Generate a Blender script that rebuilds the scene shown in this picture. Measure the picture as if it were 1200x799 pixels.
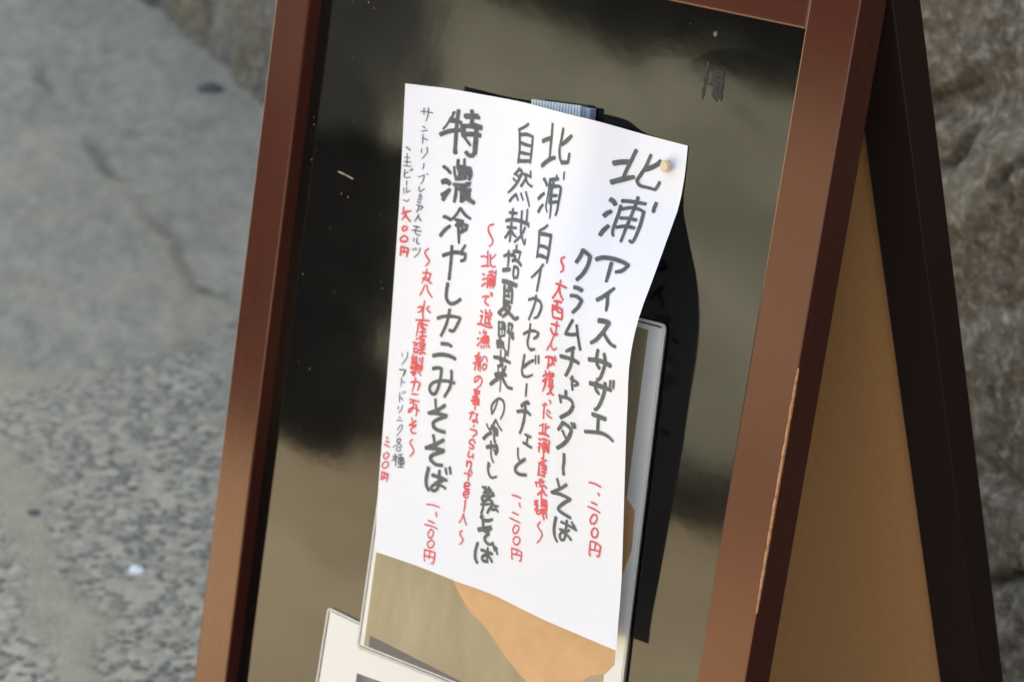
import bpy, bmesh, math, random
from mathutils import Vector, Matrix, noise
R_=math.radians
sc=bpy.context.scene
for o in list(bpy.data.objects): bpy.data.objects.remove(o)
COL=sc.collection
PAPER_EDGES={"T":[[-0.33411,0.12776,0.0152],[-0.32806,0.12809,0.01145],[-0.32185,0.12846,0.00801],[-0.31533,0.12899,0.00518],[-0.30862,0.12944,0.00284],[-0.30173,0.12974,0.00108],[-0.29476,0.12999,-0.00042],[-0.2878,0.13024,-0.00194],[-0.2808,0.13049,-0.00323],[-0.27374,0.1308,-0.00396],[-0.26661,0.13118,-0.0042],[-0.25949,0.13157,-0.00402],[-0.25241,0.13195,-0.00344],[-0.24537,0.13232,-0.00242],[-0.23836,0.13266,-0.00117],[-0.23142,0.13293,0.00037],[-0.22452,0.13316,0.00217],[-0.21761,0.13336,0.00386],[-0.21061,0.13355,0.0052],[-0.20355,0.13374,0.00646],[-0.19647,0.13388,0.00719],[-0.18937,0.13394,0.00697],[-0.18225,0.13393,0.00598],[-0.17555,0.13362,0.00383],[-0.16933,0.13299,0.00036],[-0.16303,0.13234,-0.00295],[-0.15662,0.13167,-0.00609],[-0.14997,0.13117,-0.00843],[-0.14295,0.13094,-0.00953],[-0.13581,0.13084,-0.01006],[-0.1287,0.13079,-0.01038],[-0.12158,0.13082,-0.01039],[-0.11445,0.13084,-0.0104]],"R":[[-0.11445,0.13084,-0.0104],[-0.11365,0.12115,-0.01041],[-0.11307,0.11145,-0.01024],[-0.11298,0.10167,-0.00995],[-0.11263,0.09223,-0.00819],[-0.11186,0.08322,-0.00456],[-0.11101,0.0743,-0.00067],[-0.11005,0.06541,0.00318],[-0.10913,0.05653,0.00703],[-0.10859,0.0475,0.01055],[-0.10841,0.03834,0.01389],[-0.10825,0.029,0.01648],[-0.10806,0.0194,0.0181],[-0.10779,0.00972,0.01901],[-0.10735,5e-05,0.01904],[-0.10678,-0.00964,0.01829],[-0.10612,-0.01934,0.01729],[-0.10541,-0.02901,0.01652],[-0.10461,-0.03867,0.01581],[-0.10381,-0.04833,0.01502],[-0.10311,-0.05797,0.01408],[-0.10249,-0.06761,0.013],[-0.10191,-0.07725,0.01187],[-0.1013,-0.08689,0.01079],[-0.10065,-0.09654,0.00976],[-0.09996,-0.10618,0.00873],[-0.09928,-0.11583,0.00773],[-0.09865,-0.12548,0.00679],[-0.09813,-0.13515,0.00594],[-0.09776,-0.14483,0.00517],[-0.09753,-0.15452,0.00447],[-0.09697,-0.16421,0.00403],[-0.09613,-0.17389,0.0038]],"L":[[-0.33411,0.12776,0.0152],[-0.33349,0.11796,0.01466],[-0.33283,0.10816,0.01414],[-0.33216,0.09835,0.01361],[-0.33151,0.08855,0.01308],[-0.33091,0.07875,0.01254],[-0.33039,0.06894,0.01196],[-0.32997,0.05914,0.01136],[-0.32965,0.04933,0.01071],[-0.32941,0.03951,0.01005],[-0.32922,0.0297,0.00936],[-0.32908,0.01989,0.00866],[-0.32895,0.01008,0.00795],[-0.32882,0.00027,0.00722],[-0.32872,-0.00954,0.00648],[-0.32865,-0.01935,0.00572],[-0.3286,-0.02915,0.00495],[-0.32857,-0.03896,0.00418],[-0.32855,-0.04877,0.00341],[-0.32853,-0.05858,0.00266],[-0.32856,-0.06838,0.00189],[-0.32861,-0.07819,0.00113],[-0.32866,-0.088,0.00038],[-0.32867,-0.09781,-0.00035],[-0.32862,-0.10762,-0.00104],[-0.32856,-0.11744,-0.00171],[-0.3285,-0.12726,-0.00235],[-0.32839,-0.13708,-0.00297],[-0.32816,-0.1469,-0.00355],[-0.32775,-0.15671,-0.00408],[-0.32709,-0.16651,-0.00455],[-0.32626,-0.1763,-0.00498],[-0.32541,-0.1861,-0.0054]],"B":[[-0.32541,-0.1861,-0.0054],[-0.31825,-0.18549,-0.00549],[-0.31109,-0.18489,-0.00558],[-0.30393,-0.18429,-0.0056],[-0.29677,-0.18369,-0.00554],[-0.28961,-0.18311,-0.00544],[-0.28244,-0.18259,-0.00532],[-0.27527,-0.18212,-0.00518],[-0.2681,-0.18169,-0.00504],[-0.26092,-0.18132,-0.00491],[-0.25374,-0.18101,-0.0048],[-0.24656,-0.18064,-0.00471],[-0.2394,-0.18011,-0.00467],[-0.23224,-0.17948,-0.00467],[-0.22507,-0.1789,-0.00461],[-0.2179,-0.17844,-0.00448],[-0.21073,-0.17807,-0.00426],[-0.20356,-0.17787,-0.00385],[-0.1964,-0.17783,-0.00327],[-0.18923,-0.1778,-0.00265],[-0.18207,-0.1777,-0.00206],[-0.17491,-0.17757,-0.00145],[-0.16775,-0.17741,-0.00084],[-0.16059,-0.17717,-0.00024],[-0.15344,-0.1768,0.00036],[-0.14629,-0.17636,0.00095],[-0.13914,-0.17593,0.0015],[-0.13198,-0.17556,0.00196],[-0.12481,-0.17522,0.00236],[-0.11764,-0.1749,0.00273],[-0.11047,-0.17456,0.0031],[-0.1033,-0.17423,0.00345],[-0.09613,-0.17389,0.0038]]}
INK={
 '0':('K','36:8338,336 8237,541 8120,776 8077,907|52:7747,698 7933,641 8171,590|55:7767,1060 8040,952 8368,842|36:8809,348 8686,596 8514,838 8488,909 8621,973 8871,967 9108,972|36:9099,974 9172,879 9208,807|49:8668,652 8900,567 9068,483 9149,418|49:7856,1388 7946,1406 8026,1458|49:7811,1726 7877,1659 7966,1605|46:7851,2108 7913,1997 8011,1893|39:8179,1352 8378,1322 8615,1302 8918,1284|36:8624,1200 8613,1342 8579,1630 8542,1892 8520,2117|36:8189,1449 8194,1617 8174,1847 8183,1987 8243,2055|36:8250,1507 8477,1436 8744,1418 8938,1441|39:8938,1441 8964,1705 8942,1936 8896,2063 8782,2054|36:8291,1683 8539,1643 8791,1633|36:8254,1875 8532,1803 8811,1794|42:9247,1213 9227,1322 9246,1390|46:7953,2585 8141,2516 8445,2482 8792,2489 9021,2518|42:9021,2518 8885,2643 8674,2713|42:8445,2570 8457,2723 8471,2940|46:8361,3328 8568,3208 8814,3020|39:8657,3165 8731,3318 8772,3471|52:8590,3693 8803,3675 8993,3679|46:8990,3674 8830,3874 8630,4058 8450,4152|36:8826,3861 8970,3958 9196,4049 9385,4071|49:8434,4481 8803,4437 9076,4438 9277,4457|39:8742,4242 8723,4403 8758,4519 8865,4584|39:8989,4274 9063,4424 8990,4627 8884,4776 8778,4812|49:8520,4930 8797,4920 9125,4916 9345,4922|39:8771,4862 8749,4997 8888,5081|42:9106,4824 9078,5019 8963,5231 8840,5368 8746,5408|29:9309,4739 9299,4885|29:9441,4721 9430,4869|46:8671,5515 8909,5514 9182,5518|39:8903,5570 8902,5679 8901,5795|39:8417,5904 8722,5856 9044,5817 9318,5834 9510,5888'),
 '1':('K','42:7486,2481 7456,2613 7386,2746|39:7489,2486 7625,2526 7750,2567|42:7750,2567 7759,2740 7689,2921 7557,3071|42:7541,3222 7671,3221 7812,3245|36:7491,3397 7694,3380 7881,3429|39:7881,3429 7813,3564 7671,3699|32:7715,3840 7633,3977 7538,4130|36:7539,4135 7741,4121 7928,4077|29:7870,3908 7948,4057 8031,4233 8105,4356|39:7892,4351 7776,4396 7610,4472|42:7423,4598 7695,4588 7944,4598 8075,4623|39:7835,4399 7832,4564 7782,4737 7630,4945|29:7801,4969 7922,4985 8049,5006 8076,5039 7955,5083|29:7868,4913 7868,5050 7898,5182|36:7662,5238 7663,5389|29:7438,5359 7499,5502|36:7471,5391 7702,5369 7881,5404 7943,5489|42:7943,5489 7823,5635 7503,5799|39:7595,5876 7539,5950 7432,6054|39:7596,5882 7793,5917 7924,5976|42:7919,5977 7833,6132 7663,6290 7422,6428|26:7585,6039 7706,6156 7813,6225|29:7908,5824 7976,5916|29:8009,5821 8057,5909|35:7676,6495 7685,6656 7659,6783 7689,6917|28:7448,7042 7511,7145 7561,7227|35:7807,7094 7616,7201 7254,7355|38:7254,7355 7567,7332 7976,7352|38:7976,7352 7691,7506 7527,7636 7673,7692 7999,7731|35:7445,7829 7389,8055 7422,8217 7522,8316|28:7644,7881 7885,7894 8217,7930|28:7608,8041 7837,8026|28:7868,7806 7837,8026 7792,8203 7679,8241 7615,8162 7725,8079 7957,8124 8053,8172|28:8109,7849 8241,7943|24:8049,7800 8110,7864|24:7976,7982 7784,8098'),
 '1p':('R','21:8645,6878 8898,6863 9108,6881|23:9002,7023 9063,7065|23:8764,7253 8985,7268|21:8635,7370 8877,7374 9110,7399|23:8856,7482 8754,7594 8771,7675 8897,7661 8994,7559 8977,7481 8856,7482|23:8892,7752 8807,7855 8870,7933 9001,7911 9051,7819 9006,7747 8892,7752|21:8785,8036 8764,8198 8762,8314 8820,8320|21:8809,8037 9009,8031 9178,8062|23:9178,8062 9143,8208 9115,8281 9035,8280|21:8992,8028 8956,8157|21:8765,8210 8964,8186 9118,8177'),
 '2':('K','28:5611,255 5611,462 5601,691 5605,898|45:5217,643 5451,574 5594,536|50:5315,1114 5508,1005 5682,930 5847,888|28:6093,291 6058,470 6006,682 6041,843 6126,925 6278,925|43:6144,945 6377,909|28:6382,896 6390,817 6398,734|43:6079,601 6244,518 6421,392|34:5489,1349 5620,1409 5696,1468|40:5437,1764 5520,1700 5640,1631|40:5565,2016 5602,1941 5698,1849|44:5767,1346 5960,1302 6110,1273|20:6024,1208 6025,1285|22:5768,1389 5818,1572 5832,1796 5863,1895 5959,1968|40:5882,1460 6088,1422 6190,1408|28:6152,1405 6273,1422 6306,1555 6316,1726 6335,1879 6318,1976|36:5915,1645 6068,1615 6205,1595|36:5979,1775 6096,1749 6262,1713|26:5952,1364 5950,1519 5999,1685 6076,1899 6119,2067|18:6295,1109 6305,1186 6321,1260|20:5850,1395 5911,1559 5926,1782|30:6093,2215 5985,2286 5797,2361|28:5790,2369 5856,2522 5910,2688 5948,2888|40:5853,2418 6112,2397 6337,2390|30:6331,2397 6359,2577 6395,2787 6411,2925|35:5973,2646 6186,2636 6377,2660|40:5953,2844 6140,2827 6376,2838|30:6291,2975 6157,3125 5913,3296|28:6236,3070 6252,3218 6260,3388 6265,3515|32:5970,3731 6201,3669 6442,3688 6557,3754|30:6557,3754 6523,3875 6442,3994 6315,4036|28:6263,3600 6272,3726 6186,3930 6082,4105|32:5891,4425 6127,4332 6363,4286 6541,4294|32:6541,4294 6516,4362 6361,4441|28:6173,4176 6157,4359 6090,4540 6135,4639 6265,4681|32:6241,4681 6425,4636|30:5971,4826 5907,5020 5868,5177 5943,5250 6153,5233 6364,5156|35:5939,5078 6182,4950 6392,4859|18:6466,4751 6488,4917|22:6593,4739 6609,4885|25:6115,5386 6101,5522 6095,5641|43:5911,5871 6046,5791 6191,5742 6243,5764|38:5715,6018 6008,5950 6205,5938 6326,5975|32:6088,5826 6084,5978 6021,6143 5957,6286|30:6059,5971 6046,6136 5959,6306 5866,6430|28:6112,6407 6258,6410 6365,6417|25:6235,6426 6196,6587|30:6040,6586 6221,6604 6408,6621|22:5802,6751 5813,6908 5869,6984|38:6142,6910 5883,7047 5718,7171 5748,7253 5947,7266 6208,7222'),
 '2p':('R','20:5608,7766 5807,7744 6014,7742|21:5936,7852 5989,7934|21:5635,8116 5915,8115|21:5532,8260 5772,8257 6001,8260|22:5780,8360 5694,8465 5747,8530 5863,8492 5950,8394 5912,8336 5780,8360|22:5810,8589 5723,8681 5790,8744 5930,8722 6020,8623 5964,8569 5810,8589|20:5674,8850 5694,8957 5696,9058 5753,9067|21:5684,8861 5918,8837 6113,8841|22:6113,8841 6105,8950 6076,9035 6021,9041|19:5919,8848 5883,8957|21:5715,8970 5905,8940 6066,8925'),
 '3':('K','32:4435,394 4233,478 3999,549|30:4033,550 4106,797 4139,1006 4151,1193|38:4116,637 4385,604 4625,611|32:4693,608 4699,797 4703,965 4711,1135|35:4155,792 4384,806 4637,804|35:4130,981 4380,980 4667,969|40:4162,1153 4433,1128 4687,1099|36:4252,1302 4182,1371 4068,1436|30:4279,1316 4398,1355 4396,1443|36:4361,1412 4289,1568 4113,1719 3958,1820|22:4054,1516 4138,1550 4269,1570|20:4149,1435 4325,1468|28:4474,1381 4622,1381 4870,1394|22:4792,1282 4870,1421|34:4586,1394 4633,1449 4555,1555 4479,1634|24:4641,1466 4790,1544 5030,1578|34:4090,1985 4193,1894 4322,1818|24:4334,1826 4483,1931|20:4532,1767 4630,1834 4727,1896|22:4766,1712 4920,1833 5097,1976|32:4190,2202 4396,2195 4553,2181|28:4315,2113 4361,2288|40:4106,2379 4407,2326 4788,2311 5233,2318|20:5122,2300 5281,2366|32:4217,2502 4434,2488 4672,2469|30:4376,2396 4441,2608 4472,2775|35:4382,2549 4298,2647 4219,2722|25:4471,2560 4613,2619 4767,2643|28:4769,2105 4847,2315 4931,2523 5100,2653 5236,2733|32:5093,2403 5022,2533 4865,2663 4710,2749|22:5247,2731 5237,2612|25:5029,2039 5078,2196 5101,2303|38:4358,3080 4551,3022 4781,3025|28:4522,2949 4613,3135 4652,3304|48:4441,3358 4786,3304|28:4858,2796 4906,2899|38:4755,2930 4977,2911 5143,2899|25:4800,2957 4925,3071|25:5122,2913 5113,3045|38:4808,3120 5018,3080 5317,3147|30:4929,3027 4730,2988|33:4955,3210 4985,3363 5081,3453|30:4990,3210 5176,3231 5233,3340 5206,3422|27:5069,3429 5243,3398|51:4508,3570 4879,3559 5267,3560|39:4634,3644 4680,3794 4721,3969 4747,4043|39:4844,3641 5027,3655 5106,3759 5132,3935|36:4675,3743 5009,3696|30:4744,3837 4985,3816|30:4886,3739 4980,3842|45:4768,3963 5023,3926|39:4775,3923 4982,4010|45:4873,4000 4697,4116 4496,4208|36:4496,4208 4658,4238|42:5087,4007 4984,4139 4735,4266|36:4911,4007 5058,4024 5100,4044|42:4796,4088 5092,4148 5383,4206 5541,4159|30:4571,4385 4594,4523 4608,4674|25:4600,4392 4886,4383 4904,4608|22:4620,4683 4922,4616|20:4621,4520 4903,4489|15:4742,4393 4769,4628|22:4731,4395 4869,4461|35:4676,4686 4690,4793|68:4555,4812 4861,4792|38:4567,4898 4895,4837|22:4840,4857 5000,4919 5054,4997|35:5083,4353 5286,4353 5260,4443|32:5089,4384 5119,4509|43:5080,4516 5366,4512|48:5196,4519 5378,4607|38:5050,4509 5348,4591|22:5168,4609 5158,4806 5137,4983|28:5046,4922 5139,4993|40:4438,5125 4789,5104 5265,5113|18:4754,4935 4764,5086|32:4738,5134 4889,5220|38:4661,5288 4887,5209|15:4657,5256 4678,5406|18:4892,5241 4893,5372|28:5055,5214 4963,5361|50:4544,5471 4833,5414 5078,5396|50:4787,5476 4586,5574 4342,5700|20:4810,5407 4828,5579 4816,5774|38:4894,5459 5014,5549 5215,5622 5429,5609|25:4989,4921 4977,5053 4907,5151|22:4744,5955 4638,6139 4505,6294|28:4505,6294 4459,6146 4619,5998 4819,5920 5008,5943 5073,6042 5036,6181 4921,6323|18:4273,6530 4344,6586 4453,6658|30:4695,6383 4562,6528 4450,6636|22:4695,6383 4836,6480 4998,6552|43:4187,6858 4342,6755 4531,6678|32:4512,6536 4768,6559|45:4596,6600 4797,6588|38:4781,6579 4794,6688|32:4673,6621 4667,6778 4727,6857|22:4527,6847 4547,7000 4584,7173 4693,7277|43:4352,7011 4566,6952 4835,6915|45:4782,6892 4829,6995 4770,7084|25:4670,7001 4776,7049|30:4475,7315 4474,7462 4544,7562 4667,7596 4869,7535|25:4489,7313 4546,7382|28:4275,7854 4442,7882 4673,7851|32:4411,7831 4409,7921 4502,7984|28:4336,7968 4541,7920 4775,7904|25:4550,7806 4558,7985 4539,8101|32:4508,8039 4345,8034 4285,8101 4361,8156 4514,8083 4643,7992 4803,7939|28:4257,8230 4481,8190 4707,8137|30:4355,8112 4356,8292 4304,8415 4363,8517|43:4354,8451 4294,8507|32:4566,8051 4750,8106 4715,8203|32:4756,8150 4629,8265 4549,8359|25:4721,8259 4861,8243|22:4756,8150 5013,8134|22:4765,8228 5009,8225|22:4851,8155 5012,8258|40:4366,8540 4614,8511 4782,8450|35:4392,8558 4436,8719|55:4241,8766 4481,8711 4745,8638|43:4487,8755 4684,8706|35:4670,8777 4506,8898 4631,8988 4810,8975|28:4849,8922 4959,9080|25:4903,8990 5066,9012|28:4996,9005 5080,9122|35:4245,9048 4174,9231 4187,9387 4284,9465|35:4408,9166 4654,9164 4879,9164|28:4664,9072 4662,9231 4676,9341|38:4701,9359 4503,9374 4471,9301 4619,9239 4756,9257 4878,9334|30:4510,9260 4790,9171'),
 '4':('K','25:1578,441 1459,591 1322,748 1233,823|30:1542,463 1498,587|28:1443,616 1643,631|11:1437,569 1340,734|50:1444,628 1641,619 1824,635|47:1160,942 1338,877 1608,813 1965,773|44:1705,399 1681,615 1681,900 1701,1257|50:1694,1198 1731,1265|47:1924,489 2160,468 2424,474|44:2144,356 2180,465 2179,655|61:1964,489 2360,450|50:1842,704 2149,670 2538,674|47:2157,586 2223,626 2512,653|52:1899,871 2174,826 2520,818|30:1943,895 2077,975 2206,1056|50:2358,706 2365,871 2360,1062 2363,1181 2277,1263|44:2355,1242 2213,1258 2071,1203|55:2369,894 2388,1202|36:1364,1572 1505,1617 1645,1686|61:1394,1896 1512,1859 1671,1902|50:1427,2160 1563,2097 1676,2023|36:1852,1389 1857,1505 1924,1618|30:2062,1348 2090,1526|28:1740,1542 1792,1682 1875,1806|69:1948,1543 2282,1540|63:1950,1639 2297,1599|61:1934,1750 2197,1708|50:2253,1507 2338,1594 2334,1740|41:1989,1538 2053,1773|36:1798,1899 2071,1880 2364,1853|28:2394,1806 2227,1825|33:2008,1972 2213,1936 2439,1970|33:1893,1937 1938,2127|45:1485,2252 1577,2135 1692,2016|39:1911,1951 1919,2083 1907,2244|51:2092,1930 2147,2056 2164,2214|45:2128,1979 2425,1944|45:2196,2064 2408,2052|51:2230,2100 2432,2142 2644,2189|36:2341,1980 2243,2151|42:2400,2026 2390,2160|39:2184,2198 2415,2078|39:1585,2587 1734,2597 1864,2627|33:2153,2348 2047,2494 1888,2624|36:2154,2353 2380,2467 2606,2520|45:1562,2991 1701,2855 1873,2754|33:2028,2603 2173,2599 2347,2605|39:2083,2716 2290,2665 2533,2675|36:2518,2677 2469,2763 2316,2835|30:2373,2775 2270,2681|39:2129,2617 2234,2845 2311,3063|45:2336,2819 2509,2732|45:1763,3383 1976,3317 2265,3255 2574,3244|39:2625,3237 2637,3356 2491,3406|33:2570,3071 2460,3218 2504,3279|39:2057,3147 2100,3396 2116,3660 2117,3833|39:2084,3918 2075,4066|36:2119,3703 2134,3834|42:2094,3932 2075,4082 2107,4238 2283,4317 2488,4273 2689,4175|39:1814,4685 2069,4613 2436,4564 2754,4552|39:2755,4557 2653,4700 2512,4853 2336,4865|39:2280,4443 2235,4650 2157,4822 2010,5031|42:2058,5186 2322,5163 2487,5185|45:1760,5486 2044,5419 2416,5392 2695,5418|42:1798,5755 1978,5708 2163,5697|39:2155,5709 2144,5895 2076,6124 1966,6264 1804,6261 1733,6161 1848,6049 2103,5970 2418,5922 2747,5917|39:2567,5682 2597,5854 2550,6051 2370,6264|33:2012,6375 2044,6499 2106,6612|42:2427,6438 2154,6577 1772,6706|42:1799,6702 2114,6661 2543,6638|42:2518,6656 2138,6800 1995,6905 2173,7001 2523,6998|33:2063,7142 2107,7245 2149,7335|45:2448,7189 2173,7317 1791,7449|42:1818,7445 2187,7398 2561,7375|42:2537,7393 2155,7527 2009,7620 2049,7697|43:2024,6964 2221,7002 2519,6999|38:2053,7135 2138,7277|43:2501,7166 2232,7289 1786,7452|43:1786,7452 2176,7407 2540,7392|43:2520,7407 2124,7553 2026,7647 2231,7730 2532,7705|47:1977,7852 1924,8077 1951,8229 2075,8326|43:2159,7977 2502,7976 2773,7985|38:2439,7831 2435,8027 2428,8204 2291,8295 2155,8264 2268,8166 2530,8135 2749,8157|38:2300,8129 2733,7973|32:2677,7742 2744,7862|32:2838,7689 2907,7817'),
 '4p':('R','19:2035,8631 2305,8598 2581,8602|21:2434,8724 2480,8817|21:2151,8956 2429,8967|19:2015,9067 2305,9053 2568,9066|21:2285,9119 2181,9248 2269,9317 2382,9249 2397,9149 2285,9119|21:2335,9344 2194,9440 2267,9520 2415,9476 2463,9374 2335,9344|21:2091,9592 2099,9769 2124,9834|21:2107,9596 2345,9583 2538,9577|23:2538,9577 2513,9729 2479,9821 2386,9823|19:2324,9595 2299,9751|21:2108,9721 2323,9703 2508,9699'),
 '5':('R','26:6986,2717 6901,2757 6915,2824 7004,2886 7042,2966 6979,3023|24:7053,3170 7070,3261|26:6923,3255 7116,3262 7301,3281|26:7058,3255 7031,3387 6913,3551|24:7063,3296 7138,3420 7281,3530|28:6981,3595 7115,3575 7254,3582|26:7098,3570 7104,3678 7021,3759|22:6953,3670 6984,3799 7035,3908|24:6979,3682 7136,3681 7311,3709|24:7311,3709 7348,3837 7342,3905|26:7097,3612 7141,3739 7214,3777 7301,3770|30:6970,3701 7081,3749|28:7060,3904 7185,3896 7318,3892|22:6994,3680 7040,3722|28:7016,4036 7143,4031 7295,4029|20:7194,3955 7204,4096 7194,4181|26:7001,4122 7042,4174 7130,4218 7264,4186|26:7165,4233 7267,4202|20:7137,4258 7061,4389 6919,4566|20:7063,4406 7084,4470 7170,4522 7273,4462|26:6875,4718 7020,4683 7102,4686|22:7004,4686 6994,4806 6961,4931|28:7133,4664 7154,4744 7110,4837|26:6995,4840 7109,4828|28:7102,4694 7278,4722|22:7226,4639 7262,4716|22:7139,4764 7220,4808|24:6966,4913 6991,4875|20:6887,4978 6909,5059|26:6803,5104 6940,5036|26:6799,5206 6913,5126|22:6943,5087 6917,5193 6860,5340|22:7051,4966 7056,5049|40:6990,5044 7199,5007|60:7088,5044 7121,5292|30:7166,4979 7202,5040|20:6883,5164 6873,5268 6802,5404|22:6776,5218 6883,5164|76:7094,5126 7101,5227|40:7085,5230 7090,5313|30:7005,5261 7199,5234|26:7075,5333 7126,5358|24:6966,5435 7063,5395 7124,5324|26:7061,5370 7226,5407|18:7055,5537 7123,5554 7109,5599|24:6813,5680 6946,5638|22:6912,5619 6871,5780 6862,5936|22:6946,5638 6996,5637|24:7001,5738 7120,5784|22:6972,5804 7041,5851 7175,5873|22:6715,6110 6818,6082|22:6851,6041 6845,6249|24:6961,6023 6952,6237|24:7086,6056 6973,6121|32:6706,6268 6879,6243 7097,6252|26:6704,6381 6816,6376|26:6698,6478 6767,6455|18:7117,6326 7128,6402|32:6867,6349 7051,6347|50:6905,6428 7072,6430|33:6838,6457 6917,6520 6991,6479 7071,6580|45:6866,6504 6946,6592|21:6736,6517 6715,6638|21:6685,6566 6787,6494|21:7098,6406 7097,6588|21:6894,6550 6910,6691|24:6825,6747 6929,6765|21:6901,6706 6887,6839|27:6726,6872 6880,6809 7029,6753|24:6752,6867 6732,7002 6702,7126|30:6831,6877 7035,6888|60:6908,6874 6960,6890|27:6861,6949 7038,6939|27:6838,7019 7016,7009|21:6960,6903 6949,7075|27:6737,7092 6970,7097|21:6758,7193 6823,7232|21:6846,7167 6875,7221|24:6950,7193 6876,7247|24:6604,7291 6719,7267 6825,7276|21:6625,7286 6661,7371|27:6775,7334 6954,7284 7057,7315|24:6904,7307 6859,7447 6865,7577|27:6705,7519 6833,7440 6959,7387|24:6909,7411 7065,7470|27:6581,7691 6736,7631|36:6658,7648 6691,7799|27:6583,7743 6741,7735|39:6614,7842 6746,7840|27:6669,7883 6723,7911|54:6892,7598 7070,7587|60:6896,7676 7074,7665|45:6824,7823 7077,7743|45:6904,7859 7055,7801|27:6930,7866 6987,7973|21:7057,7840 7102,7922|24:6750,7918 6878,7851|21:6867,7603 6873,7734|20:6851,8041 6736,8146 6818,8207 6927,8276 6872,8393 6732,8509'),
 '6':('R','24:3588,2519 3413,2562 3396,2661 3531,2752 3660,2825 3672,2912 3569,2973|22:3293,3218 3446,3194 3588,3200|22:3553,3070 3608,3219 3656,3354|24:3393,3407 3560,3374 3737,3366|22:3697,3124 3737,3239 3792,3329 3922,3355 4037,3331|22:3942,3101 3842,3174 3765,3210|22:3504,3548 3608,3556|22:3537,3663 3712,3619|24:3545,3779 3723,3705|24:3764,3482 3900,3449 4095,3461|20:4106,3407 4123,3510|28:3736,3572 3884,3520 4128,3544|22:3782,3584 3833,3753|24:4100,3530 4152,3715|22:3855,3611 4067,3612|20:3881,3678 4087,3662|22:3886,3468 3995,3734|22:3559,3645 3712,3618|24:3550,3795 3725,3712|22:3774,3619 3808,3807|22:4045,3553 4090,3669 4085,3771|20:3889,3588 3955,3790|24:3813,3667 4059,3647|24:3842,3742 4044,3718|24:3636,4006 3809,3967 3974,3953|22:3872,3965 3792,4045 3808,4104 3985,4135|20:3988,3864 4050,3926|20:4083,3870 4089,3939|24:3625,4281 3733,4306|26:3632,4398 3729,4376 3702,4450 3656,4526|30:3542,4568 3701,4552 3911,4564 4121,4563 4246,4538|22:3860,4229 3859,4308|24:3836,4302 4023,4287|24:3900,4302 3875,4481|24:4006,4307 4032,4426|30:3879,4393 4160,4322|28:4006,4394 4155,4392|22:4047,4214 4106,4277|30:4106,4277 4194,4283|24:4053,4423 4109,4495|30:3878,4498 4152,4497|22:3651,4721 3694,4741|22:3587,4867 3652,4847|24:3599,5010 3685,4928|22:3864,4649 3837,4731|26:3854,4712 3974,4679 3944,4753|24:3845,4783 4090,4751|22:4090,4751 4129,4868|22:3845,4783 3855,4922|22:3856,4852 4121,4817|20:3967,4767 3989,4905|24:3867,4921 4111,4888|22:3574,4862 3655,4869|24:3612,5016 3693,4925|26:3769,4827 3766,4933|26:3820,4882 4086,4864|24:4092,4767 4079,4874|22:3769,4827 4074,4787|22:3929,4788 3946,4892|24:3775,4985 3804,5034|22:3896,4969 3925,5018|20:4007,4945 4056,4991|20:4116,4922 4188,4973|24:3727,5129 3651,5196 3540,5238|22:3596,5221 3595,5328|24:3617,5227 3816,5218|22:3782,5213 3825,5508|24:3487,5387 3677,5343 3832,5312|22:3615,5325 3569,5518|22:3698,5234 3724,5504|26:3647,5285 3784,5270|24:3686,5395 3804,5387|22:3917,5213 3869,5290|22:3932,5184 4056,5194 4119,5273|24:3980,5345 3909,5408 3977,5452 4072,5412 4102,5346 4018,5331 3930,5361|24:3784,5620 3756,5695 3613,5769|24:3613,5769 3601,5700 3687,5634 3844,5620 3936,5687 3891,5782 3763,5854|24:3598,5914 3772,5906|24:3623,5946 3893,5915|22:3744,5857 3732,6019|34:3651,5995 3861,5964|26:3566,6070 3792,6028|28:3542,6155 3743,6088 3884,6104|24:3659,6047 3658,6155|22:3708,6112 3728,6234|22:3865,6107 3862,6214|30:3627,6204 3872,6150|26:3525,6165 3693,6131 3845,6108|30:3609,6090 3840,6073|24:3843,6091 3821,6201|30:3610,6215 3820,6192|22:3687,6096 3716,6324|28:3642,6174 3813,6149|24:3492,6430 3620,6393 3718,6405|22:3616,6366 3576,6472 3514,6562|22:3774,6396 3874,6412|24:3799,6428 3811,6507 3763,6568 3670,6583 3683,6545 3797,6536 3881,6578|22:3737,6644 3705,6685|24:3581,6741 3660,6756 3830,6747 3858,6806 3701,6899|24:3832,7008 3746,6949 3620,6979 3593,7046 3747,7075 3791,7114 3684,7149 3589,7137|22:3618,7205 3570,7303 3621,7340 3798,7284|22:3792,7240 3788,7340|28:3559,7423 3538,7526|24:3599,7443 3727,7431 3736,7493|22:3552,7431 3553,7556|25:3571,7462 3680,7422 3734,7469 3704,7576|22:3696,7589 3764,7611 3800,7662|22:3662,7606 3655,7709 3658,7821|22:3469,7699 3630,7695 3770,7712|25:3533,7956 3646,7948 3731,7911 3680,7874 3547,7897 3514,7982 3588,8015 3745,7999|25:3517,8141 3650,8122 3735,8081 3685,8055 3552,8078 3510,8153 3594,8196 3725,8168|22:3602,8244 3600,8377 3582,8489|19:3581,8539 3512,8665 3428,8760|19:3559,8543 3621,8646 3728,8759|20:3594,8901 3491,8954 3534,9026 3631,9077 3591,9163 3500,9209'),
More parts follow.
